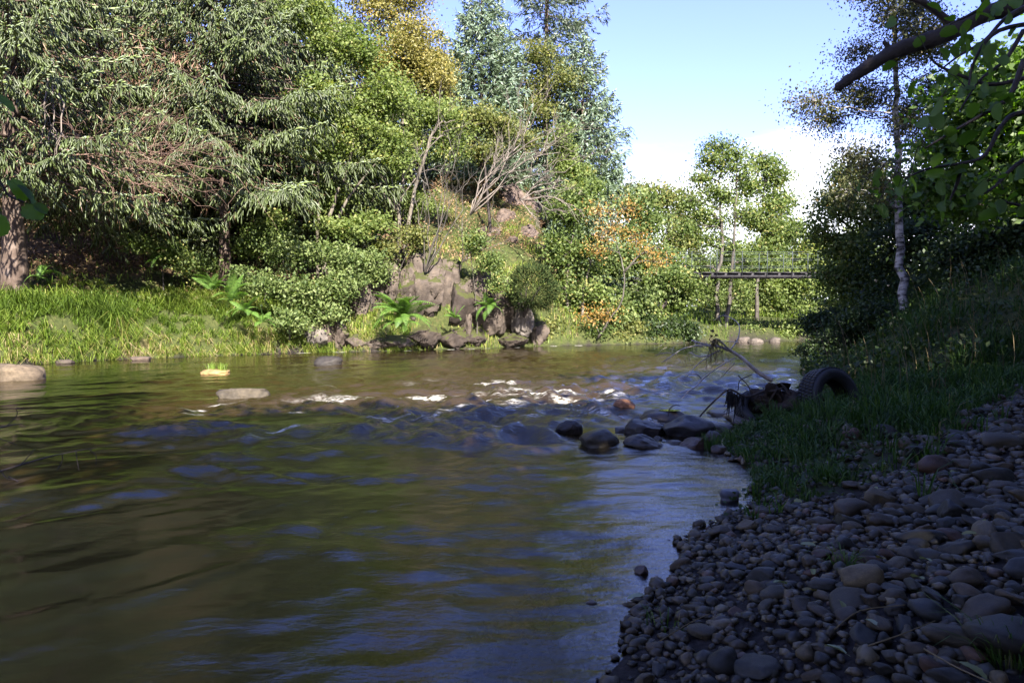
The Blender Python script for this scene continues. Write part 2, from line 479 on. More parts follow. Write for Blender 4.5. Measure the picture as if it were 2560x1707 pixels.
M['birch_bark'] = bark_mat('birch_bark', [(0.40, (0.015, 0.013, 0.013)), (0.47, (0.12, 0.11, 0.10)), (0.56, (0.32, 0.30, 0.29)), (0.8, (0.45, 0.43, 0.41))], 3.2, (1.2, 1.2, 2.6), 0.2)
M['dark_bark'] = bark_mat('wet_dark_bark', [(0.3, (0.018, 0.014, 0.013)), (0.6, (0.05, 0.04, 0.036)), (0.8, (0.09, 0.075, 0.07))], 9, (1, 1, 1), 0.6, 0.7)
M['stone'] = stone_mat('river_stone', 0.6, 0.25, 0.4, bscale=26)
M['wet_stone'] = stone_mat('wet_stone', 0.42, 0.25, 0.35, bscale=18)
M['dark_stone'] = stone_mat('dark_stone', 0.6, 0.5, 0.25, bscale=14)
M['boulder'] = stone_mat('dry_boulder', 0.85, 0.6, 0.2, bscale=12)
M['cliff'] = stone_mat('cliff_rock', 0.9, 1.0, 0.2, moss=0.26, bscale=5)
M['crag'] = stone_mat('crag_rock', 0.9, 0.9, 0.2, moss=0.12, bscale=4)
M['rubber'] = plain_mat('old_rubber', (0.011, 0.0105, 0.011), 0.6, 0.4, 0.2, 40)
M['bark_piece'] = plain_mat('rotten_bark', (0.034, 0.024, 0.017), 0.85, 0.2, 0.6, 30, 0.6)
M['weed'] = plain_mat('hanging_weed', (0.012, 0.011, 0.010), 0.8, 0.2)
M['bridge'] = plain_mat('tarred_timber', (0.035, 0.033, 0.036), 0.8, 0.2, 0.3, 6)
M['bridge_wire'] = plain_mat('dull_wire', (0.05, 0.06, 0.065), 0.7, 0.2)

# ------------------------------------------------------------------ the lie of the land
NEAR_SHORE = [(-60, -26), (-30, -14), (-14, -6.5), (-6, -2.6), (-2.5, -0.6), (-0.9, 0.5), (-0.2, 1.3), (0.29, 2.06), (0.39, 2.43), (0.67, 2.88), (0.85, 3.32),
              (1.0, 3.6), (1.29, 4.0), (1.62, 4.5), (1.78, 5.0), (1.72, 5.5), (1.85, 6.1), (2.5, 7.0), (3.3, 8.2), (4.3, 10.1), (5.6, 13.0), (7.4, 17.5), (11.5, 25), (19, 29.5), (40, 33), (90, 36)]
FAR_SHORE = [(90, 42), (40, 39.5), (30, 38), (20, 36), (14, 34), (10, 33.0), (7.4, 30.2), (3.6, 28.3), (0.9, 26.8), (-1.5, 24.6), (-3.8, 23.1), (-6.9, 21.9), (-10.2, 18.8), (-12, 16), (-17, 11), (-26, 4), (-45, -6), (-60, -14)]
POLY = np.array(NEAR_SHORE + FAR_SHORE, float)
SEG_A = POLY
SEG_B = np.roll(POLY, -1, 0)
IS_FAR = np.arange(len(POLY)) >= len(NEAR_SHORE)

def shore(x, y):
    """Signed distance to the water's edge (positive on land) and whether the far bank is the nearer one."""
    x = np.asarray(x, float).ravel(); y = np.asarray(y, float).ravel()
    best = np.full(len(x), 1e9); far = np.zeros(len(x), bool); inside = np.zeros(len(x), bool)
    for k in range(len(POLY)):
        a, b = SEG_A[k], SEG_B[k]
        e = b - a
        t = np.clip(((x - a[0]) * e[0] + (y - a[1]) * e[1]) / (e @ e), 0, 1)
        d = np.hypot(x - a[0] - e[0] * t, y - a[1] - e[1] * t)
        m = d < best
        best = np.where(m, d, best); far = np.where(m, IS_FAR[k], far)
        c = (a[1] > y) != (b[1] > y)
        xi = a[0] + (y - a[1]) / (e[1] if abs(e[1]) > 1e-9 else 1e-9) * e[0]
        inside ^= c & (x < xi)
    return np.where(inside, -best, best), far

def height(x, y, rough=True):
    x = np.asarray(x, float); shp = x.shape
    x = x.ravel(); y = np.asarray(y, float).ravel()
    d, far = shore(x, y)
    d = d + 0.10 * vnoise(x * 1.7, y * 1.7, seed=5) + 0.05 * vnoise(x * 5, y * 5, seed=6)
    bed = -np.minimum(0.55, 0.03 + 0.16 * np.abs(d))
    near = 0.17 * np.minimum(d, 4) + 1.1 * smooth(0.7, 2.6, d) * smooth(7.5, 12.5, y) + 2.4 * smooth(2.0, 7, d) + 0.06 * np.clip(d - 6, 0, 30)
    cl = smooth(-5.0, -3.6, x) * (1 - smooth(1.0, 2.2, x))           # where the cliff stands
    right = smooth(1.5, 7, x)
    grassy = 0.95 * smooth(-0.05, 0.8, d) + 0.26 * np.clip(d, 0, 4) + 0.42 * np.clip(d - 3.5, 0, 18)
    cliffy = 2.0 * smooth(0.25, 1.5, d) + 0.72 * np.clip(d - 0.6, 0, 11)
    flat = 0.8 * smooth(-0.05, 0.9, d) + 0.09 * np.clip(d, 0, 12)
    left = grassy * (1 - cl) + cliffy * cl
    left = left * (1 - right) + flat * right
    z = np.where(d < 0, bed, np.where(far, left, near))
    if rough:
        am = np.where(d > 0, np.where(far, 0.16, 0.05), 0.03) * smooth(0.0, 1.0, np.abs(d))
        z = z + am * fbm(x * 0.9, y * 0.9, seed=11, oct=4)
    return z.reshape(shp)

def grass_line(x):
    """Shingle lies on the near side of this line, grass beyond it."""
    return np.maximum(3.78, 3.8 + (np.asarray(x, float) - 2.0) * 1.0)

def ground_at(x, y):
    return float(height(np.array([x]), np.array([y]))[0])

def axis(lo, hi, dense_lo, dense_hi, step, grow=1.16):
    a = list(np.arange(dense_lo, dense_hi + 1e-6, step))
    s = step; v = a[-1]
    while v < hi: s *= grow; v += s; a.append(v)
    s = step; v = a[0]; b = []
    while v > lo: s *= grow; v -= s; b.append(v)
    return np.array(b[::-1] + a)

def grid(xs, ys):
    X, Y = np.meshgrid(xs, ys)
    nx, ny = len(xs), len(ys)
    i = np.arange(ny - 1)[:, None] * nx + np.arange(nx - 1)[None, :]
    q = np.stack([i, i + 1, i + 1 + nx, i + nx], -1).reshape(-1, 4)
    return X.ravel(), Y.ravel(), q

def add_attr(me, name, val):
    a = me.attributes.new(name, 'FLOAT', 'POINT')
    a.data.foreach_set('value', np.asarray(val, np.float32))

def build_ground():
    xs = axis(-700, 700, -14, 12, 0.22, 1.2); ys = axis(-300, 1200, -1, 30, 0.22, 1.2)
    X, Y, q = grid(xs, ys)
    Z = height(X, Y)
    d, far = shore(X, Y)
    a = Acc(); a.add(np.stack([X, Y, Z], 1), q, None, 0.5)
    m, N, L = new_mat('bank_soil')
    ga = N.new('ShaderNodeAttribute'); ga.attribute_name = 'gravelly'
    gr = N.new('ShaderNodeAttribute'); gr.attribute_name = 'grassy'
    tcg = N.new('ShaderNodeTexCoord').outputs['Object']
    n1 = noise(N, L, 1.1, 8, 0.65, tcg); n2 = noise(N, L, 9, 6, 0.6, tcg)
    soil = ramp_node(N, [(0.25, (0.035, 0.022, 0.013)), (0.5, (0.10, 0.065, 0.038)), (0.75, (0.19, 0.13, 0.075))]); L.new(n2.outputs['Fac'], soil.inputs[0])
    grs = ramp_node(N, [(0.3, (0.022, 0.03, 0.009)), (0.6, (0.05, 0.058, 0.018)), (0.8, (0.10, 0.085, 0.038))]); L.new(n2.outputs['Fac'], grs.inputs[0])
    grv = ramp_node(N, [(0.3, (0.012, 0.010, 0.009)), (0.6, (0.030, 0.025, 0.022)), (0.8, (0.055, 0.046, 0.040))])
    n3 = noise(N, L, 30, 5, 0.6, tcg); L.new(n3.outputs['Fac'], grv.inputs[0])
    ad = N.new('ShaderNodeMath'); ad.operation = 'MULTIPLY_ADD'; L.new(n1.outputs['Fac'], ad.inputs[0]); ad.inputs[1].default_value = 1.6; L.new(gr.outputs['Fac'], ad.inputs[2])
    mr = N.new('ShaderNodeMapRange'); mr.inputs['From Min'].default_value = 1.1; mr.inputs['From Max'].default_value = 1.45; L.new(ad.outputs[0], mr.inputs['Value'])
    x1 = N.new('ShaderNodeMixRGB'); L.new(mr.outputs[0], x1.inputs[0]); L.new(soil.outputs[0], x1.inputs[1]); L.new(grs.outputs[0], x1.inputs[2])
    x2 = N.new('ShaderNodeMixRGB'); L.new(ga.outputs['Fac'], x2.inputs[0]); L.new(x1.outputs[0], x2.inputs[1]); L.new(grv.outputs[0], x2.inputs[2])
    p = N.new('ShaderNodeBsdfPrincipled'); p.inputs['Roughness'].default_value = 0.95; p.inputs['Specular IOR Level'].default_value = 0.15
    L.new(x2.outputs[0], p.inputs['Base Color'])
    b = N.new('ShaderNodeBump'); b.inputs['Strength'].default_value = 0.8; b.inputs['Distance'].default_value = 0.06
    L.new(n2.outputs['Fac'], b.inputs['Height']); L.new(b.outputs[0], p.inputs['Normal'])
    o = N.new('ShaderNodeOutputMaterial'); L.new(p.outputs[0], o.inputs[0])
    g = a.obj('ground', m, smooth_=True)
    shingle = np.where(~far & (d > -3), 1 - smooth(3.2, 4.2, d), 0) * (1 - smooth(0, 0.6, Y - grass_line(X)))
    add_attr(g.data, 'gravelly', np.clip(np.maximum(shingle, (d < 0.05) * 1.0), 0, 1))
    add_attr(g.data, 'grassy', np.where(far, 0.75 - 0.45 * smooth(3, 6, d) * (1 - smooth(-6, -4, X)), 0.7))
    tag(g, 'river banks, wooded hillside and shingle beach', kind='structure')
build_ground()

# ------------------------------------------------------------------ water
def build_water():
    xs = axis(-60, 90, -6.5, 3.5, 0.039, 1.045); ys = axis(-30, 46, 1.6, 9.5, 0.034, 1.03)
    X, Y, q = grid(xs, ys)
    d, far = shore(X, Y)
    fx, fy = -0.75, -0.66                                  # the way the river runs here
    u = X * fx + Y * fy; v = -X * fy + Y * fx
    wx = 0.35 * vnoise(X * 0.55, Y * 0.55, seed=31); wy = 0.35 * vnoise(X * 0.55, Y * 0.55, seed=32)
    u2, v2 = u + wx, v + wy
    rif = np.exp(-(((X + 0.6 - 0.20 * (Y - 9)) / 3.6) ** 2 + ((Y - 8.8) / 3.2) ** 2) ** 1.6)
    rif = 1.15 * rif * smooth(-0.75, 0.35, vnoise(X * 1.0 + 3, Y * 1.1, seed=40)) + 0.25 * np.exp(-(((X + 4) / 4.0) ** 2 + ((Y - 12.5) / 2.0) ** 2))
    chop = smooth(7, 10, Y) * (1 - smooth(19, 25, Y)) * smooth(-4.5, -0.5, X - (Y - 10) * 0.10)
    near_ripple = smooth(-1.8, 0.4, X) * (1 - smooth(5, 7.5, Y))
    def turb(a_, b_, seed, oct_, gain):
        t_, am, fr_ = 0, 1.0, 1.0
        for o in range(oct_):
            n_ = vnoise(u2 * a_ * fr_ + 3.1 * o, v2 * b_ * fr_, seed=seed + o)
            t_ = t_ + am * (n_ if o else (1 - 1.7 * np.abs(n_)) * 0.7)
            am *= gain; fr_ *= 2.1
        return t_
    hum = np.exp(-((X + 1.2) / 2.7) ** 4 - ((Y - 5.5) / 2.0) ** 4) * smooth(0.0, 0.6, vnoise(X * 0.9 + 7, Y * 1.5, seed=47))
    energy = np.clip(0.05 + 0.95 * np.clip(rif, 0, 1) + 1.0 * hum, 0, 1.1)
    h = 0.016 * vnoise(u2 * 0.7, v2 * 1.5, seed=33)
    h += 0.0085 * vnoise(u2 * 1.3, v2 * 4.6, seed=34) * (1 - 0.3 * near_ripple)
    h += 0.0026 * vnoise(u2 * 3.4, v2 * 11, seed=35)
    h += 1.9 * near_ripple * (0.0042 * vnoise(X * 3.6 + wx * 6, Y * 7 + wy * 5, seed=36) + 0.0016 * vnoise(X * 8 + wx * 10, Y * 15 + wy * 8, seed=136))
    ridge = 1 - np.abs(vnoise(u2 * 1.25, v2 * 0.85, seed=37))
    h += energy * 0.080 * turb(2.4, 1.6, 37, 4, 0.48)
    h += 1.9 * chop * (0.026 * vnoise(X * 1.9, Y * 3.2, seed=41) + 0.016 * vnoise(X * 4.2, Y * 7.0, seed=42) + 0.008 * vnoise(X * 8, Y * 13, seed=142))
    h *= smooth(0.0, 0.35, -d) * 0.9 + 0.1
    foam = smooth(0.5, 0.85, rif + 0.1) * smooth(0.84, 0.98, ridge) * smooth(-0.25, 0.45, vnoise(X * 3.5, Y * 9, seed=43) + 0.4 * vnoise(X * 12, Y * 22, seed=44))
    band = np.exp(-((Y - (9.3 + 0.12 * X + 0.5 * vnoise(X * 0.9, Y * 0.0, seed=45) + 0.25 * vnoise(X * 3.0, Y * 0.0, seed=145))) / 0.30) ** 2) * smooth(-3.2, -1.6, X) * (1 - smooth(1.4, 2.8, X))
    foam = np.maximum(foam, band * smooth(0.08, 0.5, vnoise(X * 2.6, Y * 6, seed=46) + 0.55 * vnoise(X * 11, Y * 20, seed=48)))
    edge = (np.abs(d + 0.10) < 0.07) & far & (X > -7.5) & (X < 4)
    foam = 0.85 * foam
    foam = np.maximum(foam, edge * smooth(-0.1, 0.3, vnoise(X * 1.1, Y * 1.1, seed=49)))
    a = Acc(); a.add(np.stack([X, Y, h], 1), q[(d[q].min(1) < 0.6)], None, foam)
    m, N, L = new_mat('peaty_water')
    fo = N.new('ShaderNodeAttribute'); fo.attribute_name = 'tint'
    dp = N.new('ShaderNodeAttribute'); dp.attribute_name = 'depth'
    tcw = N.new('ShaderNodeTexCoord').outputs['Object']
    n1 = noise(N, L, 9, 3, 0.5, tcw, (0.6, 1.3, 1))
    b = N.new('ShaderNodeBump'); b.inputs['Strength'].default_value = 0.35; b.inputs['Distance'].default_value = 0.006
    L.new(n1.outputs['Fac'], b.inputs['Height'])
    en = N.new('ShaderNodeAttribute'); en.attribute_name = 'energy'
    n2 = noise(N, L, 13, 5, 0.6, tcw, (0.55, 1.25, 1))
    st = N.new('ShaderNodeMath'); st.operation = 'MULTIPLY'; L.new(en.outputs['Fac'], st.inputs[0]); st.inputs[1].default_value = 0.75
    b2 = N.new('ShaderNodeBump'); b2.inputs['Distance'].default_value = 0.030
    L.new(n2.outputs['Fac'], b2.inputs['Height']); L.new(st.outputs[0], b2.inputs['Strength']); L.new(b.outputs[0], b2.inputs['Normal'])
    b = b2
    n3 = noise(N, L, 26, 6, 0.7, tcw, (0.45, 1.0, 1))
    fr3 = N.new('ShaderNodeMapRange'); fr3.inputs['From Min'].default_value = 0.43; fr3.inputs['From Max'].default_value = 0.62
    L.new(n3.outputs['Fac'], fr3.inputs['Value'])
    fm = N.new('ShaderNodeMath'); fm.operation = 'MULTIPLY'; L.new(fo.outputs['Fac'], fm.inputs[0]); L.new(fr3.outputs[0], fm.inputs[1])
    df = N.new('ShaderNodeBsdfDiffuse'); df.inputs[0].default_value = (0.030, 0.020, 0.006, 1)
    tr = N.new('ShaderNodeBsdfTransparent'); tr.inputs[0].default_value = (0.80, 0.52, 0.24, 1)
    mx = N.new('ShaderNodeMixShader'); L.new(dp.outputs['Fac'], mx.inputs[0]); L.new(tr.outputs[0], mx.inputs[1]); L.new(df.outputs[0], mx.inputs[2])
    gl = N.new('ShaderNodeBsdfGlossy'); gl.inputs['Roughness'].default_value = 0.10
    L.new(b.outputs[0], gl.inputs['Normal'])
    fr = N.new('ShaderNodeFresnel'); fr.inputs['IOR'].default_value = 1.6; L.new(b.outputs[0], fr.inputs['Normal'])
    m2 = N.new('ShaderNodeMixShader'); L.new(fr.outputs[0], m2.inputs[0]); L.new(mx.outputs[0], m2.inputs[1]); L.new(gl.outputs[0], m2.inputs[2])
    fd = N.new('ShaderNodeBsdfDiffuse'); fd.inputs[0].default_value = (0.72, 0.70, 0.64, 1)
    m3 = N.new('ShaderNodeMixShader'); L.new(fm.outputs[0], m3.inputs[0]); L.new(m2.outputs[0], m3.inputs[1]); L.new(fd.outputs[0], m3.inputs[2])
    o = N.new('ShaderNodeOutputMaterial'); L.new(m3.outputs[0], o.inputs[0])
    wtr = a.obj('river_water', m, smooth_=True)
    add_attr(wtr.data, 'depth', smooth(0.0, 2.0, -d) * 0.75 + 0.25 * smooth(0.0, 0.4, -d))
    add_attr(wtr.data, 'energy', np.clip(energy + 0.55 * chop + 0.22 * near_ripple, 0.07, 1))
    tag(wtr, 'brown river with a riffle, foam and blue sky reflections', kind='structure')
build_water()

# ------------------------------------------------------------------ trees
def lobe(px, py, Y, rx, ry, dep=None):
    """An ellipsoid of crown: centre seen at (px, py) at distance Y, radii given in pixels there."""
    s = Y / F
    rx, ry = rx * s, ry * s
    return at_y(px, py, Y), np.array([rx, dep if dep else (rx + ry) / 2, ry])

def crown_points(lobes, clumps, per, cr, rng, flat=0.6):
    owner, subs = [], []
    for k, (c, r) in enumerate(lobes):                      # break every lobe into smaller uneven ones
        for j in range(5):
            dv = unit(rng.normal(0, 1, 3))
            subs.append((c + dv * r * rng.uniform(0.25, 0.85), r * rng.uniform(0.32, 0.62))); owner.append(k)
    lobes = subs
    vol = np.array([r[0] * r[2] + r[1] * r[2] for c, r in lobes]); vol = vol / vol.sum()
    cs, idx = [], []
    for k, (c, r) in enumerate(lobes):
        n = max(3, int(clumps * vol[k]))
        dv = unit(rng.normal(0, 1, (n, 3)))
        rad = rng.uniform(0.35, 1.0, n) ** 0.6
        cs.append(c + dv * r * rad[:, None]); idx += [owner[k]] * n
    cs = np.concatenate(cs)
    m = rng.poisson(per, len(cs))
    rr = cr * rng.uniform(0.6, 1.4, len(cs))
    p = np.repeat(cs, m, 0) + rng.normal(0, 1, (m.sum(), 3)) * np.repeat(rr, m)[:, None] * np.array([1, 1, flat])
    ct = np.repeat(rng.uniform(-0.32, 0.30, len(cs)), m)
    return cs, np.array(idx), p, ct

def broadleaf(name, label, cat, base, lobes, leaf, clumps, per, cr, lmat, bmat, seed, trunk_r=0.1, stems=None, group=None,
              twigs=1.0, flat=0.6, hang=0.4, up=1.1, width=0.62, tint_shift=0.0, sink=0.15, twig_r=0.008, limb=0.45):
    rng = np.random.default_rng(seed)
    bx, by = base
    bz = ground_at(bx, by)
    o = thing(name, (bx, by, bz), label, cat, group)
    B = np.array([bx, by, bz - sink])
    wood = Acc()
    if stems is None:
        top = max(lobes, key=lambda l: l[0][2])[0]
        stems = [[B, B + (top - B) * np.array([0.25, 0.25, 0.45]), top]]
    paths = []
    for st in stems:
        P = smooth_path(st, 5)
        P[1:-1] += rng.normal(0, trunk_r * 0.25, (len(P) - 2, 3))
        tube(wood, P, np.linspace(trunk_r, max(trunk_r * 0.18, 0.008), len(P)), 7)
        paths.append(P)
    allp = np.concatenate(paths)
    if lobes:
        cs, idx, p, ct = crown_points(lobes, clumps, per, cr, rng, flat)
        hubs = []
        for c, r in lobes:
            low = allp[allp[:, 2] < c[2] + 0.1 * r[2]]
            low = low if len(low) else allp[:1]
            s = low[np.argmin(np.linalg.norm((low - c) * np.array([1, 1, 0.6]), axis=1))]
            L_ = np.linalg.norm(c - s)
            P = curve(s, c, (0, 0, 0.08 * L_), 6, 0.04 * L_, rng)
            tube(wood, P, np.linspace(trunk_r * limb, trunk_r * limb * 0.33 + 0.004, 6), 5)
            hubs.append(np.concatenate([P, allp[np.linalg.norm((allp - c) / r, axis=1) < 1.0]]))
        for k in range(len(cs)):
            if rng.uniform() > twigs: continue
            h = hubs[idx[k]]
            s = h[np.argmin(np.linalg.norm(h - cs[k], axis=1))]
            L_ = np.linalg.norm(cs[k] - s)
            tube(wood, curve(s, cs[k], (0, 0, 0.1 * L_), 4, 0.05 * L_, rng), np.linspace(twig_r * 2, twig_r * 0.7, 4), 3, cap=False)
    wood.obj('trunk', bmat, o, True)
    if lobes:
        cw = Acc()
        t = np.clip(rng.uniform(0.1, 0.9, len(p)) ** 1.0 * 0.9 + ct + tint_shift, 0, 1)
        leaves(cw, p, leaf, rng, up, hang, width, t)
        cw.obj('crown', lmat, o)
    return o

def spruce(name, label, base, H, Rr, z0, whorls, per, nmat, seed, trunk_r=0.2, twig_l=0.18, twig_w=0.018, dens=5.0, sub=0.08, droop=0.35, tipup=0.25,
           shape=0.8, group=None, dead=True, tips=0.9, gap=0.0, side=0.34, lean=(0, 0), skip=None, dead_zone=None, blunt=False):
    rng = np.random.default_rng(seed)
    bx, by = base
    bz = ground_at(bx, by)
    o = thing(name, (bx, by, bz), label, 'spruce', group)
    wood, crown, deadw = Acc(), Acc(), Acc()
    zs = np.linspace(-0.2, H, 14)
    tp = np.stack([bx + lean[0] * zs / H + 0 * zs, by + lean[1] * zs / H, bz + zs], 1)
    tr = trunk_r * (1 - np.clip(zs, 0, H) / H) ** 0.8 + 0.01
    tr[:2] *= 1.2
    tube(wood, tp, tr, 10)
    hs = z0 + (H - z0) * (np.linspace(0, 1, whorls) ** 0.9)
    for h in hs:
        f = (h - z0) / (H - z0)
        n = per if f < 0.85 else max(3, per - 2)
        a0 = rng.uniform(0, 2 * PI)
        for k in range(n):
            if rng.uniform() < gap: continue
            a = a0 + k * 2 * PI / n + rng.normal(0, 0.25)
            L_ = Rr * ((1 - f) ** shape) * rng.uniform(0.72, 1.15) + 0.15
            if skip is not None and skip(a, h): continue
            hh = h + rng.normal(0, (H - z0) / whorls * 0.4)
            if hh > H * 0.985: hh = H * 0.985
            ca, sa = math.cos(a), math.sin(a)
            out = np.array([ca, sa, 0]); perp = np.array([-sa, ca, 0])
            t = np.linspace(0, 1, 7)
            rise = 0.30 * f
            dz = L_ * (rise * t - droop * (1 - 0.5 * f) * t ** 1.5 * 1.25 + tipup * t ** 3)
            s0 = np.array([bx + lean[0] * hh / H, by + lean[1] * hh / H, bz + hh])
            P = s0 + out * (L_ * t)[:, None] + np.array([0, 0, 1]) * dz[:, None] + perp * (0.05 * L_ * rng.normal() * t ** 2)[:, None]
            tube(wood, P, np.linspace(0.012 + 0.008 * L_, 0.005, 7), 4, cap=False)
            high = 0.42 if s0[2] > 1.1 + 0.5 * by else 1.0          # thinner above the picture
            # side shoots, vectorised: position along the branch, side, length
            ns = max(4, int(L_ * dens * 2 * high))
            ts = rng.uniform(0.08, 1.0, ns) ** 0.78
            sd = rng.choice([-1, 1], ns)
            base_p = np.stack([np.interp(ts, t, P[:, j]) for j in range(3)], 1)
            sl_ = (side * L_ * (1.08 - ts) ** 0.7 + 0.12) * rng.uniform(0.6, 1.2, ns)
            dirs = unit(out * 0.75 + perp[None] * sd[:, None] * 0.9 + np.array([0, 0, 1])[None] * (rng.normal(-0.15, 0.15, ns))[:, None])
            cnt = np.maximum(2, (sl_ / sub).astype(int))
            i = np.repeat(np.arange(ns), cnt)
            q = rng.uniform(0.05, 1.0, len(i))
            pos = base_p[i] + dirs[i] * (sl_[i] * q)[:, None]
            pos[:, 2] -= 0.38 * sl_[i] * q ** 1.7
            hangs = np.repeat(rng.uniform(0.1, 1.0, ns), cnt)
            dd = dirs[i] * 0.7 + rng.normal(0, 0.42, (len(i), 3)); dd[:, 2] -= 0.9 * hangs
            tt = np.clip(rng.uniform(0.05, 0.72, len(i)) + 0.10 * (ts[i] - 0.5), 0, 0.78)
            inner = (ts[i] < 0.55) & (f < 0.6)
            if dead:
                kk = inner & (rng.uniform(size=len(i)) < 0.22)
                if dead_zone is not None and dead_zone(math.atan2(sa, ca), h): kk = rng.uniform(size=len(i)) < 0.9
                sprays(deadw, pos[kk], dd[kk], twig_l * rng.uniform(0.8, 2.0, kk.sum()), 0.008, rng, rng.uniform(0, 1, kk.sum()))
                keep = ~kk
            else: keep = np.ones(len(i), bool)
            if blunt:
                nk = keep.sum()
                dk = dirs[i][keep] * rng.uniform(0.15, 0.75, nk)[:, None] + rng.normal(0, 0.24, (nk, 3)); dk[:, 2] -= 0.75
                twigs_(crown, pos[keep], dk, twig_l * rng.uniform(0.6, 1.4, nk), twig_w * rng.uniform(0.75, 1.25, nk), rng, tt[keep] * 0.35, np.minimum(tt[keep] * 0.95, 0.70))
            else: sprays(crown, pos[keep], dd[keep], twig_l * rng.uniform(0.6, 1.4, keep.sum()), twig_w * rng.uniform(1.0, 1.7, keep.sum()), rng, tt[keep])
            # pale new shoots on top, along the outer half
            nt_ = int(max(2, L_ * 7 * tips))
            ts2 = rng.uniform(0.45, 1.0, nt_) ** 0.6
            bp = np.stack([np.interp(ts2, t, P[:, j]) for j in range(3)], 1)
            dt = out * 0.9 + perp[None] * rng.normal(0, 0.55, nt_)[:, None] + np.array([0, 0, 1])[None] * rng.uniform(-0.05, 0.55, nt_)[:, None]
            tn = rng.uniform(0.80, 1.0, nt_)
            if blunt: twigs_(crown, bp, dt, twig_l * rng.uniform(0.6, 1.1, nt_), twig_w * 1.15, rng, tn * 0.8, tn)
            else: spindles(crown, bp, dt, twig_l * rng.uniform(0.8, 1.5, nt_), twig_w * 1.9, rng, tn)
    # leader
    spindles(crown, np.repeat(tp[-1:] - [[0, 0, 0.3]], 8, 0), rng.normal(0, 0.3, (8, 3)) + [0, 0, 0.8], 0.4, twig_w, rng, rng.uniform(0.5, 1, 8))
    wood.obj('trunk', M['spruce_bark'], o, True)
    crown.obj('crown', nmat, o)
    if deadw.n: deadw.obj('dead_twigs', M['dead_twig'], o)
    return o

def base_at(px, Y):
    return ((px - 512.0) / F * Y, Y)

# --- the spruces of the far bank
G_SPR = 'spruces on the far bank'
spruce('spruce_tree', 'big spruce with a thick grey brown trunk in the grass at the far left', base_at(16, 18.6), 12, 4.4, 3.4, 24, 7, M['spruce'], 101, 0.29, 0.24, 0.022, 5.2, 0.115, 0.34, group=G_SPR, side=0.38, tips=1.3, blunt=True)
spruce('spruce_tree', 'broad spruce with long drooping boughs and a slim dark trunk above the ferns', base_at(226, 24.3), 13.5, 5.8, 3.7, 26, 7, M['spruce'], 102, 0.18, 0.27, 0.025, 4.8, 0.125, 0.36, group=G_SPR, side=0.38, tips=1.1, blunt=True,
       dead_zone=lambda a, h: 3.4 < h < 8.0 and abs(a + 2.55) < 0.75)
SP3 = spruce('spruce_tree', 'dense spruce filling the slope between the thick trunked spruce and the broad drooping one', base_at(105, 25.0), 14, 5.0, 2.0, 22, 7, M['spruce'], 103, 0.2, 0.34, 0.036, 4.0, 0.17, 0.40, group=G_SPR, side=0.42, blunt=True, dead_zone=lambda a, h: h < 6.5 and abs(a + 1.2) < 0.8)
SP4 = spruce('spruce_tree', 'shaggy spruce standing deepest in the wood at the upper left corner', base_at(-30, 26.0), 14, 5.0, 2.0, 22, 7, M['spruce'], 104, 0.2, 0.36, 0.038, 3.4, 0.18, 0.40, group=G_SPR, side=0.42, blunt=True)
SP5 = spruce('spruce_tree', 'dark spruce rising behind the broad drooping spruce and the bright green alder', base_at(290, 29.0), 14, 4.8, 1.6, 24, 7, M['spruce'], 108, 0.2, 0.36, 0.038, 3.6, 0.18, 0.40, group=G_SPR, side=0.42, blunt=True)
spruce('spruce_tree', 'blue green spruce with a neat pointed crown above the rocky hillside', base_at(482, 36.0), 10.6, 3.3, 0.4, 26, 9, M['blue_spruce'], 105, 0.14, 0.26, 0.022, 8.0, 0.10, 0.18, 0.22, 0.72, G_SPR, False, side=0.42)
spruce('spruce_tree', 'tall gaunt grey spruce with drooping boughs against the open sky', base_at(546, 41.0), 21.5, 5.0, 2.0, 24, 7, M['grey_spruce'], 106, 0.24, 0.30, 0.024, 6.0, 0.12, 0.40, 0.42, 0.55, G_SPR, False, 0.5, 0.05, side=0.40)
spruce('spruce_tree', 'bushy blue grey spruce by the open sky in front of the gaunt one', base_at(582, 38.0), 13.5, 3.3, 0.4, 28, 9, M['blue_spruce'], 107, 0.15, 0.28, 0.024, 7.2, 0.11, 0.25, 0.30, 0.62, G_SPR, False, 0.7, side=0.42)

# --- broadleaved trees and shrubs of the far bank
Y = 24.5
broadleaf('alder_tree', 'bright green broadleaved tree with slim pale leaning stems beside the broad spruce', 'tree', base_at(322, 24.0),
          [lobe(345, 55, Y, 38, 34), lobe(318, 95, Y, 30, 28), lobe(365, 108, Y, 40, 34), lobe(335, 150, Y, 42, 28), lobe(388, 150, Y, 26, 26), lobe(320, 190, Y, 34, 20), lobe(312, 20, Y, 26, 26)],
          0.125, 330, 88, 0.28, M['bright'], M['pale_bark'], 201, 0.09,
          [[np.array([*base_at(322, 24.0), 2.2]), at_y(330, 215, 24), at_y(352, 150, Y), at_y(350, 45, Y)], [np.array([*base_at(318, 24.0), 2.2]), at_y(318, 200, 24), at_y(315, 110, Y)], [np.array([*base_at(326, 24.2), 2.2]), at_y(342, 210, 24), at_y(385, 150, Y)]])
Y = 32
broadleaf('golden_birch_tree', 'golden leaved birch glowing in the sun between green alder and blue spruce', 'tree', base_at(405, 32),
          [lobe(405, 28, Y, 42, 40), lobe(382, 62, Y, 26, 30), lobe(430, 60, Y, 28, 34), lobe(442, 92, Y, 16, 22), lobe(395, -15, Y, 34, 26)],
          0.115, 360, 115, 0.36, M['golden'], M['pale_bark'], 202, 0.09, twigs=0.6)
Y = 27
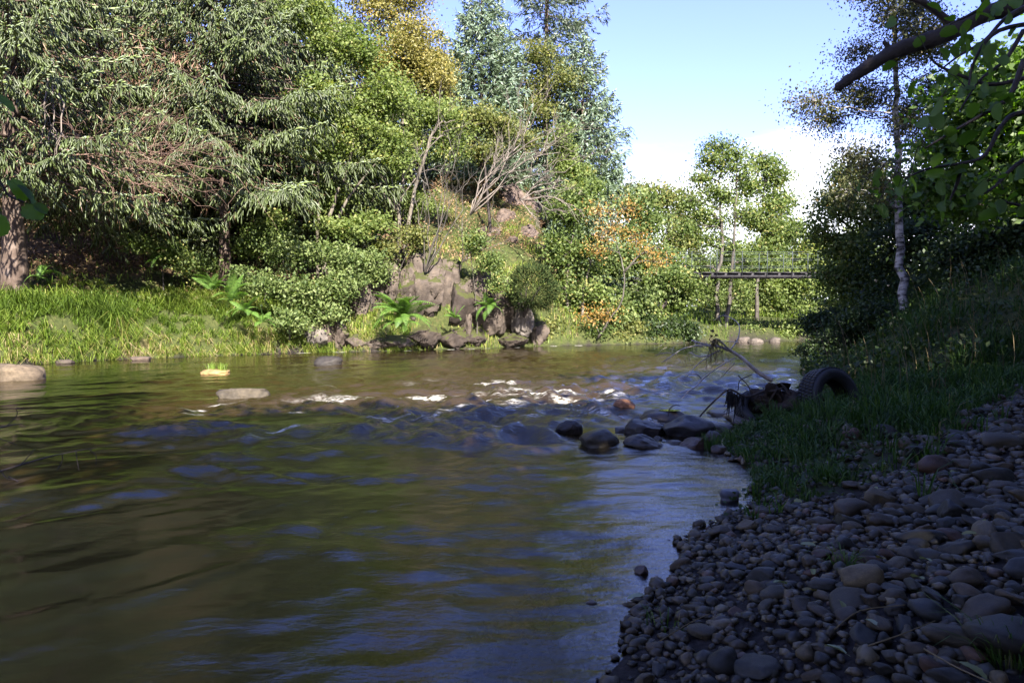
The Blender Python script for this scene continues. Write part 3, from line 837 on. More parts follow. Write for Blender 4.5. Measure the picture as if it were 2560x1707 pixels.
broadleaf('rowan_tree', 'spreading green rowan with bare grey limbs on the slope under the golden birch', 'tree', base_at(420, 26),
          [lobe(395, 95, Y, 28, 22), lobe(430, 115, Y, 34, 22), lobe(455, 140, Y, 24, 18), lobe(405, 140, Y, 28, 20), lobe(385, 180, Y, 26, 22), lobe(420, 200, Y, 28, 16)],
          0.12, 220, 74, 0.27, M['bright'], M['pale_bark'], 203, 0.09,
          [[np.array([*base_at(398, 25.5), 3.0]), at_y(400, 205, 25.5), at_y(405, 150, 26), at_y(400, 85, Y)], [np.array([*base_at(402, 25.5), 3.0]), at_y(415, 190, 26), at_y(435, 130, 26), at_y(455, 120, 26)]])
Y = 31
broadleaf('hawthorn_tree', 'small dark hawthorn with a crooked black stem high on the rocky slope', 'tree', base_at(490, 31),
          [lobe(475, 112, Y, 24, 14), lobe(500, 122, Y, 26, 14), lobe(462, 130, Y, 20, 14), lobe(520, 140, Y, 18, 12), lobe(490, 150, Y, 24, 10)],
          0.13, 140, 55, 0.28, M['olive'], M['dark_bark'], 204, 0.09)
Y = 34
broadleaf('willow_sapling', 'yellow green sapling in a slim column at the foot of the sky edge spruce', 'sapling', base_at(568, 33),
          [lobe(562, 140, 33, 12, 16), lobe(570, 160, 33, 14, 18), lobe(578, 178, 33, 12, 14)], 0.13, 80, 66, 0.24, M['bright'], M['pale_bark'], 205, 0.04)
broadleaf('birch_sapling', 'thin yellowing birch in front of the tall gaunt grey spruce', 'sapling', base_at(548, 37),
          [lobe(545, 52, 37, 18, 18), lobe(552, 85, 37, 24, 22), lobe(540, 115, 37, 26, 22)], 0.14, 130, 50, 0.36, M['olive'], M['pale_bark'], 206, 0.05, twigs=0.7)
G_BR = 'bushes on the far bank slope'
def bush(label, px, Yb, lobes, leaf, clumps, per, cr, mat, seed, bark='bark', name='bush', **k):
    return broadleaf(name, label, 'bush', base_at(px, Yb), lobes, leaf, clumps, per, cr, M[mat], M[bark], seed, 0.035, [], G_BR, **k) if False else \
        broadleaf(name, label, 'bush', base_at(px, Yb), lobes, leaf, clumps, per, cr, M[mat], M[bark], seed, 0.035, None, G_BR, **k)
bush('pale green bramble bush hanging over the grass bank beside the ferns', 290, 21.9, [lobe(282, 250, 22.4, 30, 18), lobe(262, 284, 21.6, 24, 18), lobe(304, 292, 21.8, 26, 22), lobe(290, 322, 21.4, 22, 14)], 0.111, 112, 75, 0.22, 'pale', 301)
bush('leafy bramble bush on the slope just left of the cliff', 335, 22.6, [lobe(328, 256, 22.8, 28, 18), lobe(348, 285, 22.3, 20, 18), lobe(322, 312, 22.0, 20, 16)], 0.111, 87, 68, 0.22, 'pale', 302)
bush('dark green bush in the shade under the broad drooping spruce', 265, 23.5, [lobe(255, 240, 22.8, 24, 18), lobe(275, 228, 23.0, 22, 16)], 0.122, 75, 82, 0.24, 'alder', 303)
bush('sunlit hazel bush below the slim pale stems of the green alder', 350, 24.0, [lobe(345, 230, 23.6, 30, 12), lobe(372, 222, 23.8, 20, 12)], 0.122, 75, 68, 0.22, 'bright', 304)
bush('low green bush on the cliff top above the big fern', 395, 24.6, [lobe(385, 250, 24.2, 18, 9), lobe(415, 240, 24.6, 18, 10)], 0.099, 62, 57, 0.2, 'olive', 305)
bush('low leafy bush at the left shoulder of the cliff', 372, 24.0, [lobe(368, 262, 23.4, 16, 10), lobe(352, 278, 22.9, 12, 10), lobe(380, 272, 23.4, 10, 8)], 0.093, 60, 62, 0.18, 'pale', 311)
bush('dark leaved bush trailing down the cliff edge right of the bare stems', 478, 25.2, [lobe(470, 245, 25.0, 14, 12), lobe(488, 262, 24.8, 12, 14), lobe(498, 282, 24.6, 10, 12)], 0.099, 68, 68, 0.18, 'alder', 306)
bush('shaded holly bush behind the grass at the foot of the slope', 165, 22.5, [lobe(160, 250, 22.2, 26, 14), lobe(190, 262, 22.0, 22, 12)], 0.111, 62, 68, 0.22, 'alder', 309)

Y = 29.3
broadleaf('hazel_tree', 'leafy green hazel on the bank right of the dark gorse', 'tree', base_at(577, 28.8),
          [lobe(572, 215, Y, 28, 24), lobe(560, 250, Y, 20, 24), lobe(590, 258, Y, 28, 22), lobe(572, 295, Y, 24, 22), lobe(600, 300, Y, 22, 20), lobe(585, 190, 30.5, 22, 16)],
          0.15, 220, 62, 0.30, M['alder'], M['pale_bark'], 210, 0.08,
          [[np.array([*base_at(572, 28.8), 0.5]), at_y(566, 295, 29), at_y(570, 255, 29), at_y(578, 195, Y)], [np.array([*base_at(582, 28.8), 0.5]), at_y(585, 280, 29), at_y(600, 240, 29)]])
broadleaf('rowan_tree', 'autumn rowan with orange leaves and a forked pale stem over the water', 'tree', base_at(600, 28.2),
          [lobe(598, 212, 28.2, 9, 12), lobe(610, 232, 28.2, 14, 12), lobe(628, 208, 28.4, 8, 10), lobe(634, 236, 28.2, 12, 9), lobe(648, 252, 28.0, 14, 7), lobe(660, 262, 28.0, 10, 5), lobe(590, 318, 28.0, 6, 5), lobe(608, 312, 27.8, 8, 5), lobe(596, 250, 28.1, 8, 8)],
          0.10, 120, 15, 0.30, M['orange'], M['bark'], 211, 0.05,
          [[np.array([*base_at(598, 28.2), 0.3]), at_y(610, 318, 28.1), at_y(622, 300, 28.1), at_y(624, 270, 28.1), at_y(616, 240, 28.2), at_y(608, 205, 28.2)], [at_y(624, 272, 28.1), at_y(640, 255, 28), at_y(660, 245, 28)]])
broadleaf('alder_tree', 'round green alder just right of the orange rowan', 'tree', base_at(640, 31),
          [lobe(640, 222, 32, 30, 26), lobe(625, 262, 31, 26, 22), lobe(660, 255, 32, 26, 24), lobe(640, 292, 30.5, 28, 18), lobe(618, 305, 30, 18, 16), lobe(668, 290, 31, 20, 14)],
          0.16, 240, 66, 0.32, M['pale'], M['bark'], 212, 0.1)
broadleaf('alder_tree', 'dark alder leaning out over the water towards the footbridge', 'tree', base_at(648, 31.0),
          [lobe(664, 270, 30.6, 22, 14), lobe(686, 282, 30.8, 16, 10), lobe(648, 308, 31, 18, 14), lobe(675, 300, 32, 16, 12)],
          0.15, 130, 64, 0.28, M['alder'], M['dark_bark'], 213, 0.13,
          [[np.array([*base_at(645, 31.0), 0.5]), at_y(660, 312, 31), at_y(672, 292, 31), at_y(692, 284, 31.2), at_y(708, 284, 31.2)]])
broadleaf('birch_tree', 'yellowing round tree behind the round green alder', 'tree', base_at(650, 44),
          [lobe(655, 205, 44, 34, 18), lobe(685, 235, 44, 26, 26), lobe(625, 200, 44, 24, 16), lobe(690, 275, 44, 18, 18)], 0.20, 210, 60, 0.45, M['olive'], M['bark'], 214, 0.12, twigs=0.5)
broadleaf('birch_tree', 'bare topped yellow birch showing over the trees at the valley gap', 'tree', base_at(668, 52),
          [lobe(668, 192, 52, 14, 10), lobe(655, 198, 52, 12, 8), lobe(680, 215, 52, 16, 14)], 0.12, 70, 36, 0.42, M['golden'], M['bark'], 215, 0.1)
G_SH = 'low bushes overhanging the far shore'
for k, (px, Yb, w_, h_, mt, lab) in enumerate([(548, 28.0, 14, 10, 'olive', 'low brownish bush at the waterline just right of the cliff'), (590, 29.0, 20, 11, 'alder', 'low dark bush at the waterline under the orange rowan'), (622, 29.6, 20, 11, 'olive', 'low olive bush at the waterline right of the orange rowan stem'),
                                           (652, 30.2, 18, 12, 'shaded_leaf', 'low shadowy bush at the waterline under the leaning dark alder'), (678, 30.8, 18, 11, 'shaded_leaf', 'low dark bush at the waterline left of the grassy far bank'), (742, 34.4, 16, 9, 'alder', 'low bush at the waterline between the two tall alders'),
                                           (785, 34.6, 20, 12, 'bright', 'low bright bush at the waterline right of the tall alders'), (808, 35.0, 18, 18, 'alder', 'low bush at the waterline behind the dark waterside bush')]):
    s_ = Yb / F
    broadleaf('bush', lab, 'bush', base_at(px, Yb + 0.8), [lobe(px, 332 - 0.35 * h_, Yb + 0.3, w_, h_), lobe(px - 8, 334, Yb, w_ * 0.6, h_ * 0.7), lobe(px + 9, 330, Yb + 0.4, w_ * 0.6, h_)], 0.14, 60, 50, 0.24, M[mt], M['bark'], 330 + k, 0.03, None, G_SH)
# far pair of tall alders
Y = 34.6
broadleaf('alder_tree', 'tall twin stemmed alder with an open crown standing at the water under the footbridge end', 'tree', base_at(722, 34.2),
          [lobe(718, 146, Y, 13, 10), lobe(733, 152, Y, 11, 14), lobe(708, 162, Y, 12, 10), lobe(724, 170, Y, 13, 12), lobe(700, 180, Y, 10, 10), lobe(742, 174, Y, 8, 12), lobe(712, 190, Y, 13, 11), lobe(692, 200, Y, 10, 9), lobe(730, 198, Y, 12, 12), lobe(702, 214, Y, 12, 10), lobe(718, 224, Y, 12, 12), lobe(688, 226, Y, 8, 8), lobe(742, 218, Y, 10, 14), lobe(708, 242, Y, 12, 9), lobe(730, 246, Y, 10, 12), lobe(744, 262, Y, 10, 14), lobe(700, 262, Y, 9, 8), lobe(714, 282, Y, 10, 10), lobe(740, 292, Y, 9, 12), lobe(726, 272, Y, 8, 9), lobe(708, 300, Y, 9, 8)],
          0.14, 270, 52, 0.32, M['alder'], M['bark'], 220, 0.13,
          [[np.array([*base_at(720, 34.2), 0.4]), at_y(716, 290, 34.2), at_y(722, 240, 34.2), at_y(720, 190, Y), at_y(724, 145, Y)], [np.array([*base_at(724, 34.2), 0.4]), at_y(730, 290, 34.2), at_y(735, 220, 34.3), at_y(736, 160, Y)]])
Y = 36.0
broadleaf('alder_tree', 'tall full crowned alder right of the twin stemmed one', 'tree', base_at(762, 35.5),
          [lobe(764, 162, Y, 15, 12), lobe(776, 180, Y, 16, 14), lobe(756, 190, Y, 12, 14), lobe(780, 208, Y, 20, 16), lobe(758, 222, Y, 18, 14), lobe(785, 240, Y, 20, 16), lobe(762, 255, Y, 20, 14)],
          0.15, 280, 56, 0.36, M['alder'], M['bark'], 221, 0.13,
          [[np.array([*base_at(758, 35.5), 0.4]), at_y(757, 290, 35.5), at_y(762, 220, Y), at_y(765, 155, Y)]])
Y = 37
broadleaf('alder_tree', 'low spreading alder dropping its leaves to the far shore behind the footbridge', 'tree', base_at(780, 38),
          [lobe(775, 290, Y, 24, 18), lobe(800, 275, Y, 22, 22), lobe(758, 308, Y, 18, 14), lobe(795, 312, Y, 22, 14), lobe(815, 250, Y, 22, 22)],
          0.16, 220, 66, 0.34, M['bright'], M['bark'], 222, 0.12)
broadleaf('alder_tree', 'green tree beyond the footbridge filling the valley gap', 'tree', base_at(745, 47),
          [lobe(735, 262, 47, 30, 26), lobe(705, 285, 46, 26, 24), lobe(770, 240, 48, 30, 30), lobe(740, 300, 46, 28, 16)], 0.20, 220, 62, 0.45, M['pale'], M['bark'], 223, 0.14, twigs=0.5)
far_rng = np.random.default_rng(77)
proto = broadleaf('valley_tree', 'pale green tree in the far wood beyond the footbridge', 'tree', (22.0, 62.0),
                  [(np.array([22.0, 62, 5.0]), np.array([3.2, 3.2, 3.6])), (np.array([20.5, 61, 3.4]), np.array([2.6, 2.6, 2.4])), (np.array([23.8, 61, 3.2]), np.array([2.4, 2.4, 2.2]))],
                  0.26, 150, 42, 0.6, M['pale'], M['bark'], 230, 0.16, group='trees of the far wood', twigs=0.4)
def dup(root, loc, rz=0.0, sc=1.0, label=None, tilt=None):
    r = root.copy(); COL.objects.link(r)
    r.location = tuple(loc); r.rotation_euler = (tilt[0] if tilt else 0, tilt[1] if tilt else 0, rz); r.scale = (sc, sc, sc) if np.isscalar(sc) else tuple(sc)
    if label: r['label'] = label
    for ch in list(root.children):
        c = ch.copy(); COL.objects.link(c); c.parent = r
    return r
for k, (px, Yt, sc) in enumerate([(600, 60, 1.0), (640, 66, 1.15), (690, 58, 0.8), (720, 70, 1.1), (790, 62, 1.0), (840, 66, 1.3), (880, 56, 1.2), (575, 55, 1.0), (760, 75, 1.1)]):
    x, y = base_at(px, Yt)
    dup(proto, (x, y, ground_at(x, y)), far_rng.uniform(0, 6), sc)

G_SPB = 'spruces of the dark wood behind'
for k, (src, px, Yt, rz, sc) in enumerate([(SP5, 60, 33, 1.0, 0.90), (SP3, 175, 33, 2.0, 0.95), (SP4, 240, 36, 4.0, 0.95), (SP5, 340, 37, 2.2, 0.86), (SP3, 130, 39, 0.5, 1.03), (SP4, 20, 38, 5.0, 1.03), (SP3, 300, 42, 3.3, 1.07), (SP5, 395, 41, 5.2, 0.82), (SP4, 440, 47, 1.4, 0.82), (SP5, -20, 31, 3.0, 0.86), (SP3, 515, 50, 2.6, 0.77)]):
    x, y = base_at(px, Yt)
    dup(src, (x, y, ground_at(x, y)), rz, sc, 'dark spruce deep in the wood behind the front row of spruces')['group'] = G_SPB

# --- right bank: birch, dark trees, hazel
G_R = 'trees and bushes of the shaded right bank'
def rb(px, Y, py): return at_y(px, py, Y)
Y = 14.0
bb = np.array([*base_at(904, Y), 1.1])
brng = np.random.default_rng(5)
lob = []
for py, rx, off in [(-60, 34, 5), (-20, 46, 0), (20, 60, -4), (55, 68, -6), (90, 76, -10), (122, 88, -18), (150, 94, -22), (176, 78, -18)]:
    for k in range(4):
        lob.append(lobe(897 + off + brng.uniform(-1, 1) * rx * 0.95, py + brng.uniform(-14, 14), Y + brng.uniform(-1.2, 1.2), 22, 13))
broadleaf('birch_tree', 'slender silver birch with airy drooping foliage against the sky on the right bank', 'tree', base_at(904, Y), lob, 0.052, 1150, 44, 0.19, M['birch_leaf'], M['birch_bark'], 240, 0.095,
          [[bb, rb(900, Y, 250), rb(897, Y, 150), rb(896, Y, 80), rb(894, Y, 0), rb(892, Y, -120)]], G_R, 1.0, 0.8, 0.9, 0.3, twig_r=0.005, limb=0.16)
broadleaf('alder_tree', 'dark alder hanging over the water behind the small waterside bush', 'tree', base_at(848, 19.5),
          [lobe(852, 182, 19.5, 24, 16), lobe(828, 205, 19, 18, 16), lobe(875, 175, 19.5, 24, 18), lobe(842, 205, 19, 26, 18), lobe(826, 235, 19, 20, 18), lobe(855, 245, 19, 30, 24), lobe(832, 275, 19, 20, 18), lobe(860, 290, 19, 30, 24), lobe(842, 318, 18.5, 22, 16), lobe(870, 330, 18, 22, 20), lobe(880, 215, 19, 26, 24)],
          0.095, 400, 62, 0.24, M['alder'], M['dark_bark'], 241, 0.12, group=G_R)
broadleaf('bush', 'small dark bush overhanging the water edge beyond the tyre', 'bush', base_at(822, 15.8),
          [lobe(812, 350, 15.3, 12, 9), lobe(826, 340, 15.3, 14, 12), lobe(836, 355, 15.3, 14, 10)], 0.05, 90, 45, 0.10, M['shaded_leaf'], M['dark_bark'], 242, 0.03, group=G_R)
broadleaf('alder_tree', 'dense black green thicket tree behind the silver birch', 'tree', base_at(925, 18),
          [lobe(925, 200, 18, 40, 30), lobe(900, 250, 18, 36, 30), lobe(950, 250, 17, 40, 34), lobe(915, 295, 17, 34, 24), lobe(890, 300, 17, 26, 24)], 0.10, 260, 70, 0.28, M['shaded_leaf'], M['dark_bark'], 243, 0.13, group=G_R)
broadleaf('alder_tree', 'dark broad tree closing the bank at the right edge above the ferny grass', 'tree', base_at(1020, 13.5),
          [lobe(985, 205, 13, 44, 34), lobe(1030, 190, 13, 44, 44), lobe(1000, 250, 12.5, 44, 30), lobe(960, 260, 13, 34, 26), lobe(1050, 250, 12.5, 40, 34)], 0.085, 300, 72, 0.22, M['shaded_leaf'], M['dark_bark'], 244, 0.14, group=G_R)
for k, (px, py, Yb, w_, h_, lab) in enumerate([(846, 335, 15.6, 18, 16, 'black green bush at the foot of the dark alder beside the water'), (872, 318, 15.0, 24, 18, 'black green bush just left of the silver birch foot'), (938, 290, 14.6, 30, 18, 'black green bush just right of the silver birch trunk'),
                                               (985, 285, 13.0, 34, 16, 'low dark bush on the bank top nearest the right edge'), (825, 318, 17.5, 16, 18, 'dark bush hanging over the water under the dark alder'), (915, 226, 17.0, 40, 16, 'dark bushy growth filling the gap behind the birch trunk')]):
    broadleaf('bush', lab, 'bush', base_at(px, Yb), [lobe(px, py, Yb, w_, h_), lobe(px - w_ * 0.6, py + 4, Yb, w_ * 0.6, h_ * 0.7), lobe(px + w_ * 0.6, py - 2, Yb, w_ * 0.7, h_ * 0.8)], 0.075, 90, 55, 0.16, M['shaded_leaf'], M['dark_bark'], 250 + k, 0.03, None, G_R)
Y = 8.2
broadleaf('hazel_tree', 'hazel with sun glowing through its yellow green leaves below the broken branch', 'tree', base_at(1075, 8.8),
          [lobe(985, 120, Y, 36, 26), lobe(1020, 105, Y, 34, 30), lobe(955, 145, Y, 26, 22), lobe(1000, 165, Y, 44, 24), lobe(930, 185, Y, 28, 16), lobe(975, 205, Y, 44, 18), lobe(1040, 180, Y, 34, 34), lobe(1000, 70, Y, 34, 18), lobe(960, 95, Y, 26, 20), lobe(1020, 140, Y, 34, 34), lobe(960, 180, Y, 30, 20), lobe(1030, 60, Y, 30, 30)],
          0.085, 330, 44, 0.17, M['near_leaf'], M['dark_bark'], 245, 0.07, group=G_R, up=0.8)

# --- trees standing behind and beside the photographer: they throw the shade over the near river and the shingle
G_B = 'alders behind the beach'
def shade_tree(seed, H, Rr):
    lob = []
    r_ = np.random.default_rng(seed)
    for k in range(9):
        a = r_.uniform(0, 2 * PI); f = r_.uniform(0.35, 0.92)
        rr = Rr * (1.05 - abs(f - 0.55))
        lob.append((np.array([40 + math.cos(a) * rr * 0.5, -40 + math.sin(a) * rr * 0.5, f * H]), np.array([rr * 0.62, rr * 0.62, H * 0.15])))
    lob.append((np.array([40, -40, H * 0.9]), np.array([Rr * 0.5, Rr * 0.5, H * 0.1])))
    return lob
def shade_proto(seed, H, Rr):
    o = broadleaf('alder_tree', 'tall leafy alder standing on the bank behind the beach', 'tree', (40, -40), [], 0.2, 0, 0, 0, M['alder'], M['dark_bark'], seed, 0.16, [[np.array([40, -40, -0.3 + ground_at(40, -40)]), np.array([40, -40, H * 0.5 + ground_at(40, -40)]), np.array([40, -40, H * 0.9 + ground_at(40, -40)])]])
    rng = np.random.default_rng(seed)
    gz = ground_at(40, -40)
    lob = [(c + np.array([0, 0, gz]), r) for c, r in shade_tree(seed, H, Rr)]
    cs, idx, p, ct = crown_points(lob, 260, 46, 0.42, rng)
    a = Acc(); leaves(a, p, 0.27, rng, 0.5, 0.4, 0.7, np.clip(rng.uniform(0.1, 0.8, len(p)) + ct, 0, 1)); a.obj('crown', M['alder'], o)
    tag(o, group=G_B)
    return o
sp = shade_proto(900, 9.5, 3.2)
SHADE = [(-15.5, -9.5, 1.0), (-11.0, -8.0, 1.0), (-6.8, -6.4, 0.95), (-2.8, -5.6, 0.82), (1.2, -5.6, 0.66), (5.0, -4.2, 0.55), (7.6, -1.8, 0.62), (8.8, 2.6, 0.5), (10.6, -2.0, 0.8), (11.6, 5.5, 1.15), (14.0, 9.5, 1.0), (15.5, -5.0, 1.3), (3.2, -9.5, 0.8), (-4.5, -10.5, 1.1), (15.0, 1.0, 1.35), (7.5, -8.5, 1.0), (-1.0, -10.0, 0.95), (6.3, -3.4, 0.66), (-1.6, -9.5, (0.55, 0.55, 1.7)), (-9.4, -11.5, (0.75, 0.75, 1.75))]
for k, (x, y, sc) in enumerate(SHADE):
    loc = (x, y, ground_at(x, y))
    if k == 0:
        sp.location = loc; sp.scale = (sc,) * 3 if np.isscalar(sc) else sc
    else:
        dup(sp, loc, k * 1.3, sc)

# ------------------------------------------------------------------ rocks
def ico(sub):
    import bmesh
    bm = bmesh.new(); bmesh.ops.create_icosphere(bm, subdivisions=sub, radius=1.0)
    v = np.array([x.co[:] for x in bm.verts]); f = np.array([[x.index for x in p.verts] for p in bm.faces]); bm.free()
    return v, f
ICO = {k: ico(k) for k in (1, 2, 3, 4, 5)}

def pebble_shape(seed, sub=3, amp=0.14, power=2.4):
    v, f = ICO[sub]
    rng = np.random.default_rng(seed)
    e = rng.uniform(power - 0.4, power + 0.8)
    r = (np.abs(v) ** e).sum(1) ** (-1 / e)
    p = v * r[:, None]
    p *= (1 + amp * vnoise(v[:, 0] * 1.3 + seed, v[:, 1] * 1.3, v[:, 2] * 1.3, seed) + amp * 0.35 * vnoise(v[:, 0] * 3.1, v[:, 1] * 3.1 + seed, v[:, 2] * 3.1, seed + 1))[:, None]
    for k in range(rng.integers(0, 3)):                     # a worn flat or two
        n = unit(rng.normal(0, 1, 3)); o = rng.uniform(0.72, 0.9)
        dd = p @ n - o
        p = p - np.where(dd > 0, dd * 0.8, 0)[:, None] * n
    return p, f

def crag_shape(seed, sub=5, cuts=16, rough=0.05, lo=0.5, hi=0.85):
    v, f = ICO[sub]
    rng = np.random.default_rng(seed)
    p = v * 1.25
    for k in range(cuts):
        n = unit(rng.normal(0, 1, 3)); o = rng.uniform(lo, hi)
        dd = p @ n - o
        p = p - np.where(dd > 0, dd, 0)[:, None] * n
    q = p * 3.0
    p = p * (1 + rough * fbm(q[:, 0] + seed, q[:, 1], q[:, 2], seed, 4, 0.6))[:, None]
    ridg = np.abs(vnoise(q[:, 0] * 0.9 + seed, q[:, 1] * 0.9, q[:, 2] * 0.35, seed + 9))
    p = p * (1 - 0.16 * np.clip(0.12 - ridg, 0, 1) / 0.12)[:, None]      # cracks
    return p, f

def rock(name, shape, loc, size, mat, col, label=None, cat='rock', parent=None, rot=(0, 0, 0), group=None, smooth_=True):
    p, f = shape
    a = Acc(); a.add(p * np.asarray(size), None, f)
    o = a.obj(name, M[mat], None, smooth_, (0, 0, 0))
    loc = np.asarray(loc, float)
    if parent is not None:
        o.parent = parent; loc = loc - np.array(parent.location)
    o.location = tuple(loc); o.rotation_euler = rot
    o.color = (*col, 1)
    if label: tag(o, label, cat, group)
    return o

def cliff_shape(seed, sub=5, cuts=18):
    p, f = crag_shape(seed, sub, cuts + 16, 0.0, 0.48, 0.86)
    n = unit(p)
    st = fbm(p[:, 0] * 3.2 + seed, p[:, 1] * 3.2, p[:, 2] * 0.9, seed + 3, 4, 0.6)       # upright ribs and joints
    fi = fbm(p[:, 0] * 7 + seed, p[:, 1] * 7, p[:, 2] * 5, seed + 5, 3, 0.6)
    jo = np.abs(vnoise(p[:, 0] * 2.6 + seed, p[:, 1] * 2.6, p[:, 2] * 0.7, seed + 8))
    p = p + n * (0.05 * st + 0.028 * fi - 0.15 * np.clip(0.07 - jo, 0, 1) / 0.07)[:, None]
    return p, f

def on_ground(px, py, lo=8.0, hi=60.0):
    """Where the line of sight first meets the land."""
    Ys = np.linspace(lo, hi, 700)
    P = np.stack([at_y(px, py, Y) for Y in Ys])
    hit = np.nonzero(P[:, 2] <= height(P[:, 0], P[:, 1]))[0]
    return P[hit[0]] if len(hit) else P[-1]

# cliff at the water, its blocks picked apart
cl = thing('cliff', (-2.0, 24.5, 0), 'low rocky cliff dropping into the river behind the big fern', 'cliff')
DK, MD, PL, PK = (0.046, 0.036, 0.030), (0.085, 0.068, 0.056), (0.12, 0.105, 0.094), (0.105, 0.082, 0.068)  # DK: brown rock darkened further to stand for shade under the overhanging growth
for k, (px, py, Y, sx, sy, col, rz, cuts) in enumerate([
        (398, 308, 24.9, 44, 34, DK, 0.1, 14), (468, 308, 26.0, 46, 36, DK, -0.1, 14), (315, 336, 22.0, 14, 17, PL, 0.3, 10), (329, 335, 22.1, 8, 19, PK, -0.2, 9), (341, 335, 22.2, 9, 18, PK, 0.4, 9), (356, 342, 22.5, 15, 11, MD, 0.1, 12),
        (378, 343, 22.9, 18, 10, MD, 0.2, 12), (362, 300, 23.6, 14, 34, MD, 0.2, 14), (398, 342, 23.2, 20, 9, MD, -0.2, 12), (388, 288, 24.2, 22, 38, MD, 0.4, 16), (422, 290, 24.6, 26, 42, MD, -0.3, 16),
        (424, 336, 23.8, 22, 16, DK, 0.1, 14), (446, 294, 25.2, 18, 42, MD, 0.2, 16), (462, 306, 25.0, 12, 34, MD, 0.8, 14), (452, 338, 24.6, 22, 14, DK, 0.5, 14), (480, 294, 25.5, 14, 32, MD, 0.2, 12), (408, 300, 24.1, 12, 34, MD, 0.9, 12), (436, 286, 25.0, 10, 30, DK, 1.4, 12), (376, 282, 24.0, 12, 26, MD, 0.7, 12), (506, 300, 26.2, 12, 24, MD, 0.6, 12), (470, 338, 25.2, 20, 12, DK, 0.3, 12),
        (494, 318, 25.9, 18, 28, MD, -0.2, 14), (520, 318, 26.4, 14, 30, PL, 0.3, 12), (512, 340, 26.2, 20, 9, DK, 0.4, 12), (538, 332, 27.2, 12, 16, MD, 0.1, 12), (470, 349, 24.5, 16, 3, DK, 0.1, 10)]):
    s = Y / F
    rock('rock', cliff_shape(500 + k, 5, cuts + 4), at_y(px, py, Y + 0.4), (sx * s * 1.25, sx * s * 1.2 + 0.25, sy * s * 1.25), 'cliff', col, parent=cl, rot=(0, 0, rz), smooth_=False)
cg = thing('crag', on_ground(522, 215, 24), 'pale pinkish bare crag high on the far bank among dead branches', 'crag')
for k, (px, py, sx, sy, col) in enumerate([(520, 200, 22, 20, (0.135, 0.102, 0.090)), (538, 212, 16, 20, (0.125, 0.098, 0.085)), (503, 218, 18, 16, (0.110, 0.083, 0.070)), (526, 232, 20, 15, (0.115, 0.087, 0.075)), (488, 230, 16, 12, (0.095, 0.070, 0.058)), (546, 232, 14, 15, (0.105, 0.080, 0.068)), (510, 184, 15, 13, (0.115, 0.087, 0.075)), (534, 190, 12, 12, (0.125, 0.098, 0.085)), (512, 240, 12, 9, (0.100, 0.075, 0.062)), (540, 245, 14, 9, (0.100, 0.075, 0.062))]):
    b = on_ground(px, py + 3, 24)
    q = b[1] / F
    rock('rock', cliff_shape(540 + k, 5, 18), b + [0, 0.35, 0], (sx * q * 1.25, sx * q * 1.0, sy * q * 1.1), 'crag', col, parent=cg, rot=(-0.45, 0.15, k), smooth_=False)

# boulders standing in the river (px, waterline py, width px, height px)
G_W = 'boulders in the river'
def boulder(px, wl, wpx, hpx, col, mat, label, seed, rz=0.0, tall=1.0, sharp=False, squat=0.45, dz=0.0):
    b = at_z(px, wl, 0.0)
    s = b[1] / F
    wd, ht = wpx * s * 0.54, hpx * s
    b = b + np.array([0, wd * 0.6, 0])
    sh = crag_shape(seed, 4, 9, 0.03, 0.62, 0.95) if sharp else pebble_shape(seed, 4, 0.16, 2.5)
    return rock('boulder', sh, (b[0], b[1], ht * squat - ht * 0.55 * 0.5 + dz), (wd, wd * 0.8, ht * 0.8), mat, col, label, 'boulder', None, (0, 0, rz), G_W)
boulder(4, 381, 52, 17, (0.11, 0.085, 0.06), 'boulder', 'big pale sandy boulder in the water at the left edge below the grass bank', 601, 0.2)
b2 = boulder(213, 374, 26, 5, (0.24, 0.16, 0.07), 'boulder', 'flat mossy stone in the river with two tufts of grass growing on it', 602)
boulder(236, 398, 42, 10, (0.062, 0.052, 0.040), 'boulder', 'long flat grey stone lying alone in mid river', 603, 0.15, sharp=True)
boulder(326, 365, 26, 9, (0.030, 0.026, 0.024), 'dark_stone', 'black wet boulder near the far shore below the pale ledge', 604)
boulder(625, 412, 19, 9, (0.30, 0.15, 0.08), 'boulder', 'small orange boulder standing alone in mid river beyond the dark boulders', 605, dz=0.05)
boulder(570, 435, 21, 13, (0.030, 0.024, 0.020), 'wet_stone', 'dark upright boulder in the water, furthest out from the shingle point', 606, sharp=True)
boulder(600, 447, 36, 17, (0.035, 0.029, 0.020), 'wet_stone', 'big smooth dark boulder with a sloping back off the shingle point', 607, 0.3)
boulder(649, 436, 34, 17, (0.030, 0.025, 0.023), 'wet_stone', 'dark square shouldered boulder between the sloping boulder and the shore', 608, sharp=True)
ring = boulder(668, 424, 46, 13, (0.045, 0.036, 0.032), 'wet_stone', 'long brown boulder with a small pool of water in its top', 609)
boulder(690, 438, 54, 18, (0.043, 0.041, 0.045), 'wet_stone', 'broad dark slab boulder leaning at the shingle point, largest of the chain', 610, 0.2, sharp=True)
boulder(647, 448, 36, 11, (0.035, 0.029, 0.025), 'wet_stone', 'wet pointed rock sloping into the water in front of the point', 611, 0.2, sharp=True)
boulder(698, 449, 34, 12, (0.055, 0.031, 0.023), 'wet_stone', 'reddish brown flat topped boulder at the edge of the pool', 612, sharp=True)
boulder(623, 433, 15, 6, (0.05, 0.045, 0.045), 'wet_stone', 'little dark stone between the two largest boulders in the water', 613)
boulder(636, 424, 12, 4, (0.06, 0.05, 0.05), 'wet_stone', 'low dark stone just behind the square shouldered boulder', 614)
boulder(731, 500, 17, 10, (0.07, 0.075, 0.10), 'wet_stone', 'blue grey rounded stone sitting alone in shallow water near the shingle edge', 615)
